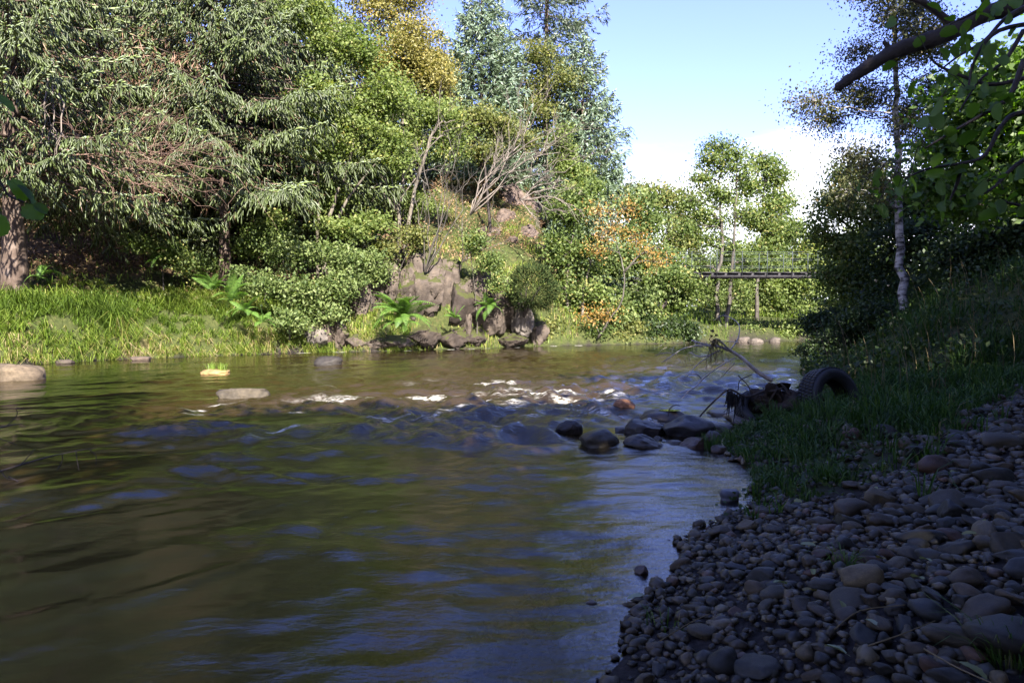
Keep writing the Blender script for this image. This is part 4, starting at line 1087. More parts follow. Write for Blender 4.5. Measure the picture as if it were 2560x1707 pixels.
boulder(642, 573, 11, 8, (0.07, 0.05, 0.045), 'wet_stone', 'tiny dark pointed stone alone in the calm shallows', 616, sharp=True)
boulder(592, 604, 10, 3, (0.06, 0.045, 0.045), 'wet_stone', 'tiny reddish stone barely breaking the calm surface', 617)
boulder(690, 558, 13, 6, (0.08, 0.055, 0.04), 'wet_stone', 'small brown stone in the shallows by the gravel edge', 618)
boulder(548, 428, 14, 3, (0.06, 0.05, 0.045), 'wet_stone', 'flat dark stone awash left of the upright boulder', 619)
boulder(735, 418, 40, 7, (0.10, 0.085, 0.07), 'wet_stone', 'low flat rock at the waterline below the sunken tyre', 620)
boulder(765, 424, 60, 10, (0.10, 0.08, 0.065), 'wet_stone', 'long low brown rock under the rushes beside the sunken tyre', 621)
G_F = 'stones along the far shore'
for k, (px, wl, wpx, hpx, c, lab) in enumerate([(744, 342, 12, 6, (0.085, 0.07, 0.06), 'pale boulder on the far shore below the tall alders, leftmost of the row'), (757, 342.5, 14, 5, (0.095, 0.08, 0.068), 'flat pale boulder in the middle of the row on the far shore'),
                                                (776, 342, 10, 5, (0.085, 0.072, 0.062), 'pale boulder on the far shore nearest to the dark waterside bush'), (61, 363, 16, 4, (0.06, 0.048, 0.04), 'dark low stone at the foot of the grass bank by the pale boulder'), (138, 360, 18, 4, (0.085, 0.065, 0.052), 'brown low stone at the foot of the grass bank under the lit grass')]):
    boulder(px, wl, wpx, hpx, c, 'boulder', lab, 640 + k)['group'] = G_F
for k, (px, wl, wpx, hpx, c, lab) in enumerate([(676, 446, 14, 6, (0.045, 0.036, 0.03), 'small wet stone wedged between the pointed rock and the reddish one'), (712, 440, 18, 8, (0.05, 0.042, 0.036), 'small dark stone at the landward end of the boulder chain'), (720, 452, 16, 7, (0.06, 0.04, 0.03), 'brown wet stone beside the upright tuft at the point'),
                                                (660, 441, 12, 5, (0.04, 0.034, 0.03), 'little wet stone in front of the square shouldered boulder'), (584, 441, 10, 4, (0.035, 0.03, 0.026), 'tiny dark stone between the upright and the sloping boulder'), (703, 428, 24, 8, (0.07, 0.055, 0.045), 'low brown stone behind the broad dark slab boulder'), (724, 431, 22, 7, (0.055, 0.045, 0.038), 'flat wet stone behind the upright tuft')]):
    boulder(px, wl, wpx, hpx, c, 'wet_stone', lab, 660 + k, 0.3 * k, sharp=bool(k % 2))
# pool in the ring boulder
rb_ = np.array(ring.location)
a = Acc(); an = np.linspace(0, 2 * PI, 20, endpoint=False)
a.add(np.concatenate([[[0, 0, 0]], np.stack([np.cos(an) * 0.12, np.sin(an) * 0.07, 0 * an], 1)]), None, [[0, i + 1, (i + 1) % 20 + 1] for i in range(20)])
pm, N, L = new_mat('pool_water'); p = N.new('ShaderNodeBsdfPrincipled'); p.inputs['Base Color'].default_value = (0.02, 0.018, 0.015, 1); p.inputs['Roughness'].default_value = 0.04; o_ = N.new('ShaderNodeOutputMaterial'); L.new(p.outputs[0], o_.inputs[0])
po = a.obj('pool', pm); po.parent = ring; po.location = (0.05, -0.02, max(v.co.z for v in ring.data.vertices) + 0.001)

# --- shingle beach
SH = [pebble_shape(700 + k, 3, 0.24, 2.2) for k in range(16)] + [crag_shape(740 + k, 3, 10, 0.05, 0.55, 0.95) for k in range(14)]
SH_ME = []
for k, (p, f) in enumerate(SH):
    a = Acc(); a.add(p, None, f); SH_ME.append(a.mesh('stone', M['stone'], True))
COLS = {'dark grey': (0.021, 0.0185, 0.0125), 'brown': (0.047, 0.032, 0.015), 'grey brown': (0.042, 0.033, 0.018), 'slate blue': (0.025, 0.0255, 0.024), 'reddish': (0.056, 0.028, 0.014), 'buff': (0.086, 0.064, 0.032)}
G_S = 'loose stones of the shingle beach'
def in_grass(x, y): return y > grass_line(x)
rs = np.random.default_rng(4)
placed = []                                   # x, y, r
def free(x, y, r, k=0.82):
    for (a_, b_, c_) in placed:
        if (a_ - x) ** 2 + (b_ - y) ** 2 < ((c_ + r) * k) ** 2: return False
    return True
def put_stone(x, y, r, col, flat, elong, rz, mi, label, sink=0.25):
    z = ground_at(x, y)
    o = bpy.data.objects.new('stone', SH_ME[mi]); COL.objects.link(o)
    o.location = (x, y, z + r * flat * (1 - sink * 1.4)); o.scale = (r * elong, r / elong ** 0.5, r * flat)
    o.rotation_euler = (rs.normal(0, 0.18), rs.normal(0, 0.18), rz); o.color = (*col, 1)
    tag(o, label, 'stone', G_S)
    return o
HERO = [(1010, 640, 46, 'dark grey', 'largest dark slab of the shingle, half sunk by the grass tuft', 0.55, 1.25), (955, 632, 36, 'grey brown', 'broad sloping stone lying against the largest dark slab', 0.5, 1.3), (985, 605, 30, 'brown', 'long brown stone resting behind the largest slab', 0.55, 1.35),
        (860, 632, 20, 'slate blue', 'square grey stone standing on edge in the fine gravel', 0.9, 1.0), (845, 598, 26, 'grey brown', 'wide domed stone among the pebbles of the beach', 0.55, 1.15), (985, 470, 26, 'dark grey', 'big black domed stone high on the shingle', 0.7, 1.1),
        (932, 468, 20, 'reddish', 'dark red brown block stone at the end of the grass', 0.8, 1.05), (850, 508, 24, 'brown', 'long tilted stone in front of the grass', 0.6, 1.5), (925, 535, 26, 'slate blue', 'long smooth egg shaped stone lying slantwise', 0.5, 1.6), (1005, 545, 26, 'grey brown', 'big rounded stone at the right edge of the beach', 0.7, 1.15),
        (945, 505, 24, 'grey brown', 'flat topped stone propped among the coarse stones', 0.75, 1.15), (880, 520, 22, 'brown', 'plump brown stone beside the long tilted one', 0.7, 1.1), (965, 575, 22, 'brown', 'humped brown stone behind the sloping one', 0.65, 1.2), (1000, 440, 22, 'grey brown', 'flattish stone at the top of the shingle', 0.6, 1.3),
        (760, 510, 12, 'brown', 'smooth brown stone on the gravel tip beside the water', 0.7, 1.3), (745, 524, 14, 'buff', 'tan humped stone at the water edge below the grass', 0.75, 1.2), (726, 536, 12, 'dark grey', 'dark round stone at the very edge of the calm water', 0.7, 1.1), (738, 562, 16, 'slate blue', 'flat blue grey stone in the pebbles near the water', 0.4, 1.3),
        (806, 648, 14, 'buff', 'pale stubby stone standing in the fine gravel', 0.9, 1.0), (905, 672, 18, 'grey brown', 'rounded stone near the picture bottom beside fallen leaves', 0.6, 1.2), (775, 590, 18, 'grey brown', 'triangular grey stone among fine pebbles', 0.6, 1.2), (735, 605, 12, 'reddish', 'reddish flat stone next to the grass blades at the edge', 0.5, 1.25)]
for k, (px, py, rp, cn_, lab, fl, el) in enumerate(HERO):
    z = 0.15
    for it in range(4):
        b = at_z(px, py, z); z = ground_at(b[0], b[1]) + 0.03
    r = (0.85 if k == 0 else 0.66) * rp * b[1] / F
    placed.append((b[0], b[1], r))
    put_stone(b[0], b[1], r, COLS[cn_], fl, el, rs.uniform(-0.6, 0.6), (k * 5 + 3) % len(SH_ME), lab)
SHORT = ['the largest slab', 'the sloping stone', 'the long stone behind the slab', 'the square upright stone', 'the wide domed stone', 'the black domed stone', 'the red block stone', 'the long tilted stone', 'the egg shaped stone', 'the big right edge stone',
         'the flat topped stone', 'the plump brown stone', 'the humped stone', 'the highest flattish stone', 'the gravel tip stone', 'the tan waterside stone', 'the dark round waterside stone', 'the flat blue grey stone', 'the pale stubby stone', 'the bottom edge stone', 'the triangular stone', 'the reddish flat stone']
HPOS = [(p[0], p[1]) for p in placed]
cand = []
tries = 0
names = list(COLS)
while len(cand) < 2100 and tries < 120000:
    tries += 1
    x = rs.uniform(0.35, 6.2); y = rs.uniform(1.3, 8.2)
    if abs(x) / y > 0.80: continue
    d, far = shore(np.array([x]), np.array([y])); d = d[0]
    if d < -0.03 or (in_grass(x, y) and rs.uniform() > 0.12): continue
    coarse = float(smooth(0.45, 1.5, d + 0.16 * (y - 2.0)))
    r = math.exp(rs.normal(math.log(0.018 + 0.018 * coarse), 0.42))
    r = min(max(r, 0.016), 0.066)
    if tries < 1500 and r < 0.038: continue
    if not free(x, y, r): continue
    placed.append((x, y, r)); cand.append((x, y, r, d))
cand.sort(key=lambda c: -c[2] / c[1])
used = set(h[4] for h in HERO)
for (x, y, r, d) in cand[:276]:
    c = names[rs.choice(6, p=[0.2, 0.22, 0.27, 0.12, 0.07, 0.12])]
    fl, el = rs.uniform(0.42, 0.88), rs.uniform(1.0, 1.6)
    tone = rs.choice([0.78, 1.0, 1.25])
    shp = 'long' if el > 1.32 else ('flat' if fl < 0.6 else 'rounded')
    size = 'big' if r > 0.07 else ('middling' if r > 0.045 else 'small')
    order = np.argsort([(x - hx) ** 2 + (y - hy) ** 2 for hx, hy in HPOS])[:3]
    opts = []
    for h in order:
        hx, hy = HPOS[h]
        dist = math.hypot(x - hx, y - hy); dx, dy = x - hx * y / hy, y - hy
        side_ = ('right of' if dx > 0 else 'left of') if abs(dx) > abs(dy) else ('behind' if dy > 0 else 'in front of')
        near_ = 'close ' if dist < 0.35 else ('a little way ' if dist < 0.8 else 'well ')
        opts += [f'{size} {shp} {c} stone {near_}{side_} {SHORT[h]}', f"{size} {shp} {'darker' if tone < 0.9 else ('paler' if tone > 1.1 else 'plain')} {c} stone {near_}{side_} {SHORT[h]}"]
    lab = next((q for q in opts if q not in used), opts[0]); used.add(lab)
    put_stone(x, y, r, np.array(COLS[c]) * tone, fl, el, rs.uniform(0, PI), int(rs.integers(len(SH_ME))), lab)
REST = cand[276:]
# the countless pebbles between them: one mass
def build_pebbles():
    rng = np.random.default_rng(8)
    n = 24000
    x = rng.uniform(-0.3, 5.5, n); y = rng.uniform(1.2, 8.0, n)
    d, far = shore(x, y)
    keep = (np.abs(x) / y < 0.82) & (d > -0.6) & (d < 4.5) & (~in_grass(x, y) | (d < 0.35)) & (rng.uniform(size=n) < np.clip(3.2 / y, 0.3, 1))
    x, y, d = x[keep], y[keep], d[keep]
    r = np.exp(rng.normal(np.log(0.0125), 0.42, len(x))) * (1 + 0.25 * (y - 1.5)); r = np.clip(r, 0.005, 0.034)
    x = np.concatenate([x, [c[0] for c in REST]]); y = np.concatenate([y, [c[1] for c in REST]]); r = np.concatenate([r, [c[2] for c in REST]])
    z = height(x, y)
    acc = {0: Acc(), 1: Acc()}
    for lvl, lo in ((1, True), (2, False)):
        v0, f0 = ICO[1] if lvl == 2 else ICO[1]
        big = (r * F / y) > 4.5
        sel = big if lvl == 2 else ~big
        if lvl == 1:
            v0 = unit(np.array([[1, 1, 1], [-1, -1, 1], [-1, 1, -1], [1, -1, -1], [1, 0, 0], [-1, 0, 0], [0, 1, 0], [0, -1, 0], [0, 0, 1], [0, 0, -1.0]]))
            v0 = v0[4:]; f0 = np.array([[0, 2, 4], [2, 1, 4], [1, 3, 4], [3, 0, 4], [2, 0, 5], [1, 2, 5], [3, 1, 5], [0, 3, 5]])
        k = sel.sum()
        if k == 0: continue
        vv = np.repeat(v0[None], k, 0)
        vv = vv * (1 + 0.18 * rng.normal(0, 1, (k, len(v0), 1)))
        sc = np.stack([rng.uniform(0.9, 1.4, k), rng.uniform(0.7, 1.0, k), rng.uniform(0.5, 0.85, k)], 1) * r[sel][:, None]
        vv = vv * sc[:, None, :]
        a_ = rng.uniform(0, 2 * PI, k); ca, sa = np.cos(a_)[:, None], np.sin(a_)[:, None]
        X = vv[..., 0] * ca - vv[..., 1] * sa; Y_ = vv[..., 0] * sa + vv[..., 1] * ca
        V = np.stack([X + x[sel][:, None], Y_ + y[sel][:, None], vv[..., 2] + (z[sel] + 0.35 * r[sel])[:, None]], -1).reshape(-1, 3)
        Fc = (np.arange(k)[:, None, None] * len(v0) + f0[None]).reshape(-1, 3)
        acc[0].add(V, None, Fc, np.repeat(rng.uniform(0, 1, k), len(v0)))
    m, N, L = new_mat('pebbles')
    at = N.new('ShaderNodeAttribute'); at.attribute_name = 'tint'
    r_ = ramp_node(N, [(0.0, (0.016, 0.014, 0.010)), (0.3, (0.044, 0.032, 0.018)), (0.55, (0.030, 0.029, 0.022)), (0.8, (0.062, 0.046, 0.027)), (0.93, (0.12, 0.10, 0.062)), (1.0, (0.07, 0.034, 0.018))])
    L.new(at.outputs['Fac'], r_.inputs[0])
    nz = noise(N, L, 60, 4); mu = N.new('ShaderNodeMixRGB'); mu.blend_type = 'MULTIPLY'; mu.inputs[0].default_value = 0.7
    rr = ramp_node(N, [(0.3, (0.5, 0.5, 0.5)), (0.7, (1.3, 1.3, 1.3))]); L.new(nz.outputs['Fac'], rr.inputs[0]); L.new(r_.outputs[0], mu.inputs[1]); L.new(rr.outputs[0], mu.inputs[2])
    p = N.new('ShaderNodeBsdfPrincipled'); p.inputs['Roughness'].default_value = 0.5; p.inputs['Specular IOR Level'].default_value = 0.4
    L.new(mu.outputs[0], p.inputs['Base Color']); o = N.new('ShaderNodeOutputMaterial'); L.new(p.outputs[0], o.inputs[0])
    tag(acc[0].obj('shingle', m, smooth_=True), 'fine pebbles and gravel between the larger stones of the beach', kind='stuff')
build_pebbles()

# ------------------------------------------------------------------ grass, ferns and undergrowth
def scatter(n, x0, x1, y0, y1, cond, rng):
    x = rng.uniform(x0, x1, n); y = rng.uniform(y0, y1, n)
    d, far = shore(x, y)
    k = cond(x, y, d, far)
    return x[k], y[k], d[k]

def far_grass():
    rng = np.random.default_rng(21)
    a = Acc()
    # tussocks on the left grass bank, leaning towards the river
    x, y, d = scatter(6000, -16, -3.6, 13, 25, lambda x, y, d, far: far & (d > -0.08) & (d < 3.8) & (np.abs(x) / y < 0.82), rng)
    dens = np.clip(1.25 - d * 0.16, 0.3, 1)
    k = rng.uniform(size=len(x)) < dens
    x, y, d = x[k], y[k], d[k]
    m = 22
    cx, cy, cd = np.repeat(x, m), np.repeat(y, m), np.repeat(d, m)
    ang = rng.uniform(0, 2 * PI, len(cx)); sp_ = np.abs(rng.normal(0, 0.55, len(cx)))
    lt = np.repeat(rng.normal(0, 0.28, len(x)), m)
    lean = np.stack([np.cos(ang) * sp_ + 0.30 + lt, np.sin(ang) * sp_ - 0.38, np.zeros(len(cx))], 1)
    bx, by = cx + np.cos(ang) * 0.07 * rng.uniform(size=len(cx)), cy + np.sin(ang) * 0.07 * rng.uniform(size=len(cx))
    p = np.stack([bx, by, height(bx, by) - 0.02], 1)
    hh = rng.uniform(0.22, 0.62, len(cx)) * (1 + 0.6 * vnoise(cx * 0.9 + 5, cy * 0.9, seed=67)) * np.repeat(rng.uniform(0.55, 1.3, len(x)), m) * np.repeat(rng.uniform(0.7, 1.25, len(x)), m)
    patch = vnoise(cx * 0.8, cy * 0.8, seed=61)
    t = np.clip(rng.uniform(0.25, 0.72, len(cx)) + 0.28 * patch + np.where((cd < 0.45) & (rng.uniform(size=len(cx)) < 0.55), 0.33, 0) + np.where(rng.uniform(size=len(cx)) < 0.07, 0.3, 0), 0, 1)
    blades(a, p, hh * 0.85, 0.019, lean, np.clip(rng.uniform(0.25, 0.95, len(cx)) + np.where(cd < 0.5, 0.25, 0), 0, 1.05), rng, t, True)
    # thinner grass on the slope, ledges and the far flat bank
    for (n, x0, x1, y0, y1, c, h0, h1, t0, t1) in [(26000, -6, 3, 21, 34, lambda x, y, d, far: far & (d > 0.2) & (d < 9) & ((x < -4) | (d < 2.5) | (vnoise(x, y, seed=69) > 0.25)), 0.18, 0.42, 0.5, 1.0), (9000, 2, 17, 27, 42, lambda x, y, d, far: far & (d > 0.1) & (d < 6), 0.25, 0.6, 0.05, 0.8), (9000, -18, -5, 17, 34, lambda x, y, d, far: far & (d > 4), 0.12, 0.35, 0.1, 0.8)]:
        x, y, d = scatter(n, x0, x1, y0, y1, c, rng)
        k = vnoise(x * 0.7, y * 0.7, seed=62) + rng.normal(0, 0.3, len(x)) > -0.15
        x, y = x[k], y[k]
        ang = rng.uniform(0, 2 * PI, len(x)); sp_ = np.abs(rng.normal(0, 0.5, len(x)))
        lean = np.stack([np.cos(ang) * sp_, np.sin(ang) * sp_ - 0.2, 0 * x], 1)
        blades(a, np.stack([x, y, height(x, y) - 0.02], 1), rng.uniform(h0, h1, len(x)), 0.024, lean, rng.uniform(0.1, 0.7, len(x)), rng, rng.uniform(t0, t1, len(x)), True)
    tag(a.obj('bank_grass', M['grass']), 'long sunlit grass overhanging the far bank', kind='stuff')
far_grass()

def litter():
    rng = np.random.default_rng(22)
    a = Acc()
    x, y, d = scatter(22000, -18, 3.5, 19, 38, lambda x, y, d, far: far & (d > 2.5) & (d < 13), rng)
    k = (vnoise(x * 0.5 + 9, y * 0.5, seed=63) + rng.normal(0, 0.25, len(x)) > -0.05) | ((x > -4) & (d > 3.5))
    x, y = x[k], y[k]; n = len(x)
    ang = rng.uniform(0, 2 * PI, n)
    dirs = np.stack([np.cos(ang), np.sin(ang), rng.uniform(-0.1, 1.0, n)], 1)
    spindles(a, np.stack([x, y, height(x, y)], 1), dirs, rng.uniform(0.15, 0.6, n), 0.008, rng, rng.uniform(0, 1, n))
    leaves(a, np.stack([x, y, height(x, y) + rng.uniform(0.02, 0.25, n)], 1), 0.12, rng, 0.6, 0.2, 0.4)
    tag(a.obj('dead_bracken', M['litter']), 'brown dead bracken and twigs over the wooded slope', kind='stuff')
    # leafy ground cover on the slope and ledges
    a = Acc()
    x, y, d = scatter(20000, -15, 4, 18, 34, lambda x, y, d, far: far & (d > 0.9) & (d < 9) & ((x < -3.5) | (d < 2.2) | (vnoise(x * 0.8, y * 0.8, seed=70) > 0.3)), rng)
    k = vnoise(x * 0.9, y * 0.9, seed=64) + rng.normal(0, 0.15, len(x)) > 0.08
    x, y = x[k], y[k]; n = len(x)
    leaves(a, np.stack([x, y, height(x, y) + np.abs(rng.normal(0.12, 0.12, n))], 1), 0.10, rng, 0.7, 0.3)
    tag(a.obj('undergrowth', M['pale']), 'low leafy undergrowth covering the far slope', kind='stuff')
litter()

def near_grass():
    rng = np.random.default_rng(23)
    a = Acc()
    def zone(x, y, d, far): return (~far) & (d > 0.04) & (d < 9) & (y > grass_line(x) + rng.normal(0, 0.20, len(x))) & (np.abs(x) / y < 0.9)
    x, y, d = scatter(9000, 1.0, 13, 3.5, 19, zone, rng)
    xa, ya, da = scatter(3600, 1.2, 5.5, 3.5, 8.5, zone, rng)
    x, y, d = np.concatenate([x, xa]), np.concatenate([y, ya]), np.concatenate([d, da])
    k = rng.uniform(size=len(x)) < np.clip(0.34 + 1.0 * vnoise(x * 1.5, y * 1.5, seed=65) + 0.05 * (y - 5), 0.05, 1) * np.where(y > 9, 0.75, 1.0)
    x, y, d = x[k], y[k], d[k]
    m = 12
    cx, cy = np.repeat(x, m), np.repeat(y, m)
    ang = rng.uniform(0, 2 * PI, len(cx)); sp_ = np.abs(rng.normal(0, 0.7, len(cx)))
    lean = np.stack([np.cos(ang) * sp_ - 0.1, np.sin(ang) * sp_ - 0.1, 0 * cx], 1)
    bx, by = cx + np.cos(ang) * 0.05 * rng.uniform(size=len(cx)), cy + np.sin(ang) * 0.05 * rng.uniform(size=len(cx))
    hgt = rng.uniform(0.08, 0.30, len(cx)) * (0.45 + 0.55 * smooth(0.1, 1.1, np.repeat(d, m))) * (1 + 0.5 * vnoise(cx * 1.6, cy * 1.6, seed=68)) * (1 + 0.6 * smooth(6.5, 10, cy))
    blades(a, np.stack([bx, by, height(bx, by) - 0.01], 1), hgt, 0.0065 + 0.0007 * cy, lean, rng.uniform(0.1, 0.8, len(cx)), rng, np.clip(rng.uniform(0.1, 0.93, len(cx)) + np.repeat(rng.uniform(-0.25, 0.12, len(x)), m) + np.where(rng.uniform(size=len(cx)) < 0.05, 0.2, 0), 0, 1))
    tag(a.obj('bank_grass', M['shaded_grass']), 'dark green grass of the shaded right bank above the shingle', kind='stuff')
    # small herb leaves among the grass
    a = Acc()
    x, y, d = scatter(15000, 1.0, 6, 3.6, 10, zone, rng)
    leaves(a, np.stack([x, y, height(x, y) + rng.uniform(0.01, 0.12, len(x))], 1), 0.034, rng, 0.8, 0.2)
    x, y, d = scatter(16000, 3.5, 14, 8, 19, zone, rng)
    leaves(a, np.stack([x, y, height(x, y) + rng.uniform(0.05, 0.5, len(x))], 1), 0.07, rng, 0.8, 0.2)
    tag(a.obj('herb_cover', M['shaded_leaf']), 'low herbs among the shaded grass', kind='stuff')
    # tall pale seed stalks
    a = Acc()
    n = 110
    x = rng.uniform(3.6, 7.5, n); y = rng.uniform(7.2, 12, n)
    d, far = shore(x, y); k = (d > 0.2) & ~far; x, y = x[k], y[k]
    for i in range(len(x)):
        b = np.array([x[i], y[i], ground_at(x[i], y[i])]); h = rng.uniform(0.45, 1.0)
        e = b + np.array([rng.normal(-0.12, 0.18) * h, rng.normal(0, 0.15) * h, h])
        tube(a, curve(b, e, (0.05, 0, 0.03), 4), [0.004, 0.0035, 0.003, 0.002], 3, rng.uniform(0, 1), False)
    tag(a.obj('grass_stalks', M['dry_grass']), 'tall pale seed stalks standing in the shaded grass', kind='stuff')
near_grass()

def tuft(px, py, n, h, label, seed, spread=0.5, r=0.05, mat='shaded_grass', t=(0.2, 0.9), wd=0.006, z=None, lean0=(0, 0), group='single grass tufts by the water'):
    rng = np.random.default_rng(seed)
    zz = 0.1 if z is None else z
    for it in range(4):
        b = at_z(px, py, zz)
        if z is None: zz = ground_at(b[0], b[1])
    b[2] = zz
    o = Acc()
    ang = rng.uniform(0, 2 * PI, n); s_ = np.abs(rng.normal(0, spread, n))
    lean = np.stack([np.cos(ang) * s_ + lean0[0], np.sin(ang) * s_ + lean0[1], 0 * ang], 1)
    p = b + np.stack([np.cos(ang) * r * rng.uniform(size=n), np.sin(ang) * r * rng.uniform(size=n), -0.01 + 0 * ang], 1)
    blades(o, p, h * rng.uniform(0.5, 1.15, n), wd, lean, rng.uniform(0.1, 0.7, n), rng, rng.uniform(*t, n))
    ob = o.obj('grass_tuft', M[mat], None, False, b)
    return tag(ob, label, 'grass tuft', group)
tuft(712, 455, 130, 0.24, 'upright dark tuft standing in the water at the shingle point', 31, 0.28, 0.09)
tuft(735, 447, 110, 0.2, 'leafy tuft just right of the upright one at the shingle point', 32, 0.5, 0.1)
tuft(775, 425, 150, 0.3, 'arching rush tuft in front of the sunken tyre', 33, 0.6, 0.1)
tuft(805, 420, 150, 0.3, 'spiky rush tuft at the foot of the standing tyre', 34, 0.45, 0.1)
tuft(826, 424, 170, 0.34, 'fine grass tuft growing up in front of the standing tyre hole', 44, 0.4, 0.14)
tuft(845, 412, 140, 0.3, 'grass tuft covering the right side of the standing tyre', 35, 0.5, 0.1)
tuft(762, 478, 120, 0.14, 'grass tuft overhanging the bank edge below the point', 36, 0.7, 0.08)
tuft(825, 482, 190, 0.15, 'thick spreading tuft at the front of the grass above the stones', 37, 0.75, 0.07)
tuft(800, 462, 150, 0.15, 'silvery green tuft in the middle of the near grass', 38, 0.6, 0.08)
tuft(745, 462, 90, 0.14, 'dark tuft hanging over the little bay', 43, 0.7, 0.07)
tuft(845, 566, 46, 0.10, 'bright green sprawling tuft alone among the pebbles', 39, 1.1, 0.05, t=(0.6, 0.9), wd=0.004)
tuft(1012, 668, 70, 0.16, 'untidy tuft at the lower right corner beside the big slab', 40, 1.0, 0.06, t=(0.3, 1.0), wd=0.004)
tuft(668, 625, 16, 0.10, 'few bent blades on the gravel at the water edge', 41, 0.9, 0.1, t=(0.3, 1.0), wd=0.004)
tuft(990, 490, 16, 0.10, 'sparse blades between the coarse stones', 42, 0.7, 0.08, wd=0.005)
bz = b2.location.z + 0.05
p0 = np.array(b2.location)
for k, (dx, lab) in enumerate([(-0.09, 'pale grass tuft on the left half of the mossy river stone'), (0.11, 'pale grass tuft on the right half of the mossy river stone')]):
    o = Acc(); rng = np.random.default_rng(50 + k); n = 60
    ang = rng.uniform(0, 2 * PI, n); s_ = np.abs(rng.normal(0, 0.4, n))
    p = p0 + np.stack([dx + rng.normal(0, 0.04, n), rng.normal(0, 0.03, n), 0.04 + 0 * ang], 1)
    blades(o, p, 0.20 * rng.uniform(0.5, 1.15, n), 0.012, np.stack([np.cos(ang) * s_, np.sin(ang) * s_, 0 * ang], 1), rng.uniform(0.1, 0.5, n), rng, rng.uniform(0.3, 0.62, n))
    tag(o.obj('grass_tuft', M['grass'], None, False, p0 + [dx, 0, 0]), lab, 'grass tuft', 'tufts on the river stone')

# ferns
def frond_mesh(L_, droop, seed, pairs=24):
    rng = np.random.default_rng(seed)
    a = Acc()
    t = np.linspace(0, 1, 10)
    P = np.stack([L_ * (t * 0.85), 0.04 * L_ * np.sin(t * 3 + seed), L_ * (0.75 * t - droop * t ** 2.2)], 1)
    tube(a, P, np.linspace(0.008, 0.002, 10), 3, 0.2, False)
    for k in range(pairs):
        f = 0.10 + 0.88 * k / pairs
        c = np.array([np.interp(f, t, P[:, j]) for j in range(3)])
        tg = unit(np.array([np.interp(min(f + 0.05, 1), t, P[:, j]) for j in range(3)]) - c)
        w_ = L_ * 0.17 * math.sin(PI * min(1, 0.12 + f * 0.93)) ** 0.8 + 0.01
        for s in (-1, 1):
            e = np.array([0, s, 0]) * w_ + tg * w_ * 0.35 - np.array([0, 0, 0.18 * w_])
            wd = tg * L_ * 0.0135
            a.add([c - wd, c + wd, c + e * 0.6 + wd * 0.9, c + e, c + e * 0.6 - wd * 0.9], [[0, 1, 2, 4]], [[4, 2, 3]], rng.uniform(0.2, 1))
    return a.mesh('frond', M['fern'])
FR = [frond_mesh(1.0, d_, k) for k, d_ in enumerate((0.55, 0.8, 1.05, 0.35))]
def fern(px, py, Y, size, n, label, seed, face=None):
    rng = np.random.default_rng(seed)
    loc = at_y(px, py, Y)
    o = thing('fern', loc, label, 'fern', 'ferns on the far bank')
    for k in range(n):
        f = bpy.data.objects.new('frond', FR[int(rng.integers(4))]); COL.objects.link(f); f.parent = o
        s = size * rng.uniform(0.7, 1.15); f.scale = (s, s, s)
        az = rng.uniform(0, 2 * PI) if face is None else -PI / 2 + rng.uniform(-1.7, 1.7)
        f.rotation_euler = (rng.normal(0, 0.25), rng.normal(-0.22, 0.40), az)
    return o
fern(402, 318, 22.2, 1.35, 24, 'big bright green fern spreading from the foot of the cliff', 71, 1)
fern(400, 326, 22.3, 0.9, 12, 'lower drooping fern under the big one at the cliff foot', 72, 1)
fern(232, 300, 20.3, 0.9, 12, 'fern at the dark hollow behind the grass, nearest the slim spruce trunk', 73)
fern(212, 290, 20.8, 0.8, 12, 'shaded fern just left of the one by the slim spruce trunk', 74)
fern(245, 312, 20.2, 0.7, 10, 'sunny fern at the edge of the grass bank beside the brambles', 75)
fern(170, 258, 22.0, 0.8, 10, 'fern high in the shadow under the spruce boughs', 76)
fern(455, 318, 24.0, 0.6, 10, 'small fern clump on the dark cliff face', 77, 1)
fern(490, 308, 25.0, 0.8, 12, 'feathery green fern clump on the right part of the cliff', 78, 1)
fern(262, 322, 20.4, 0.6, 9, 'little fern low over the water right of the grass bank', 79)
fern(40, 277, 18.4, 0.6, 8, 'fern beside the foot of the thick spruce trunk at the left', 80)

# gorse
def gorse():
    rng = np.random.default_rng(85)
    c = at_y(532, 285, 25.6)
    o = thing('gorse_bush', (c[0], c[1], c[2] - 1.2), 'round blackish green gorse bush leaning over the right end of the cliff', 'bush')
    a = Acc(); n = 5000
    dv = unit(rng.normal(0, 1, (n, 3))); rad = rng.uniform(0.5, 1, n) ** 0.5
    sh = 1 + 0.22 * vnoise(dv[:, 0] * 2.5, dv[:, 1] * 2.5, dv[:, 2] * 2.5, 3)
    p = c + dv * (np.array([0.95, 0.8, 0.78]) * (rad * sh)[:, None]); p[:, 2] -= 0.25 * np.abs(p[:, 0] - c[0])
    spindles(a, p, dv + rng.normal(0, 0.35, (n, 3)) + [0, 0, 0.3], rng.uniform(0.12, 0.26, n), 0.013, rng, rng.uniform(0, 1, n))
    a.obj('crown', M['gorse'], o)
    w_ = Acc()
    for k in range(5):
        tube(w_, curve([c[0] - 0.3, c[1] + 0.3, c[2] - 1.2], c + rng.normal(0, 0.35, 3), (0, 0, 0.1), 5), np.linspace(0.05, 0.015, 5), 5)
    w_.obj('trunk', M['dark_bark'], o, True)
gorse()

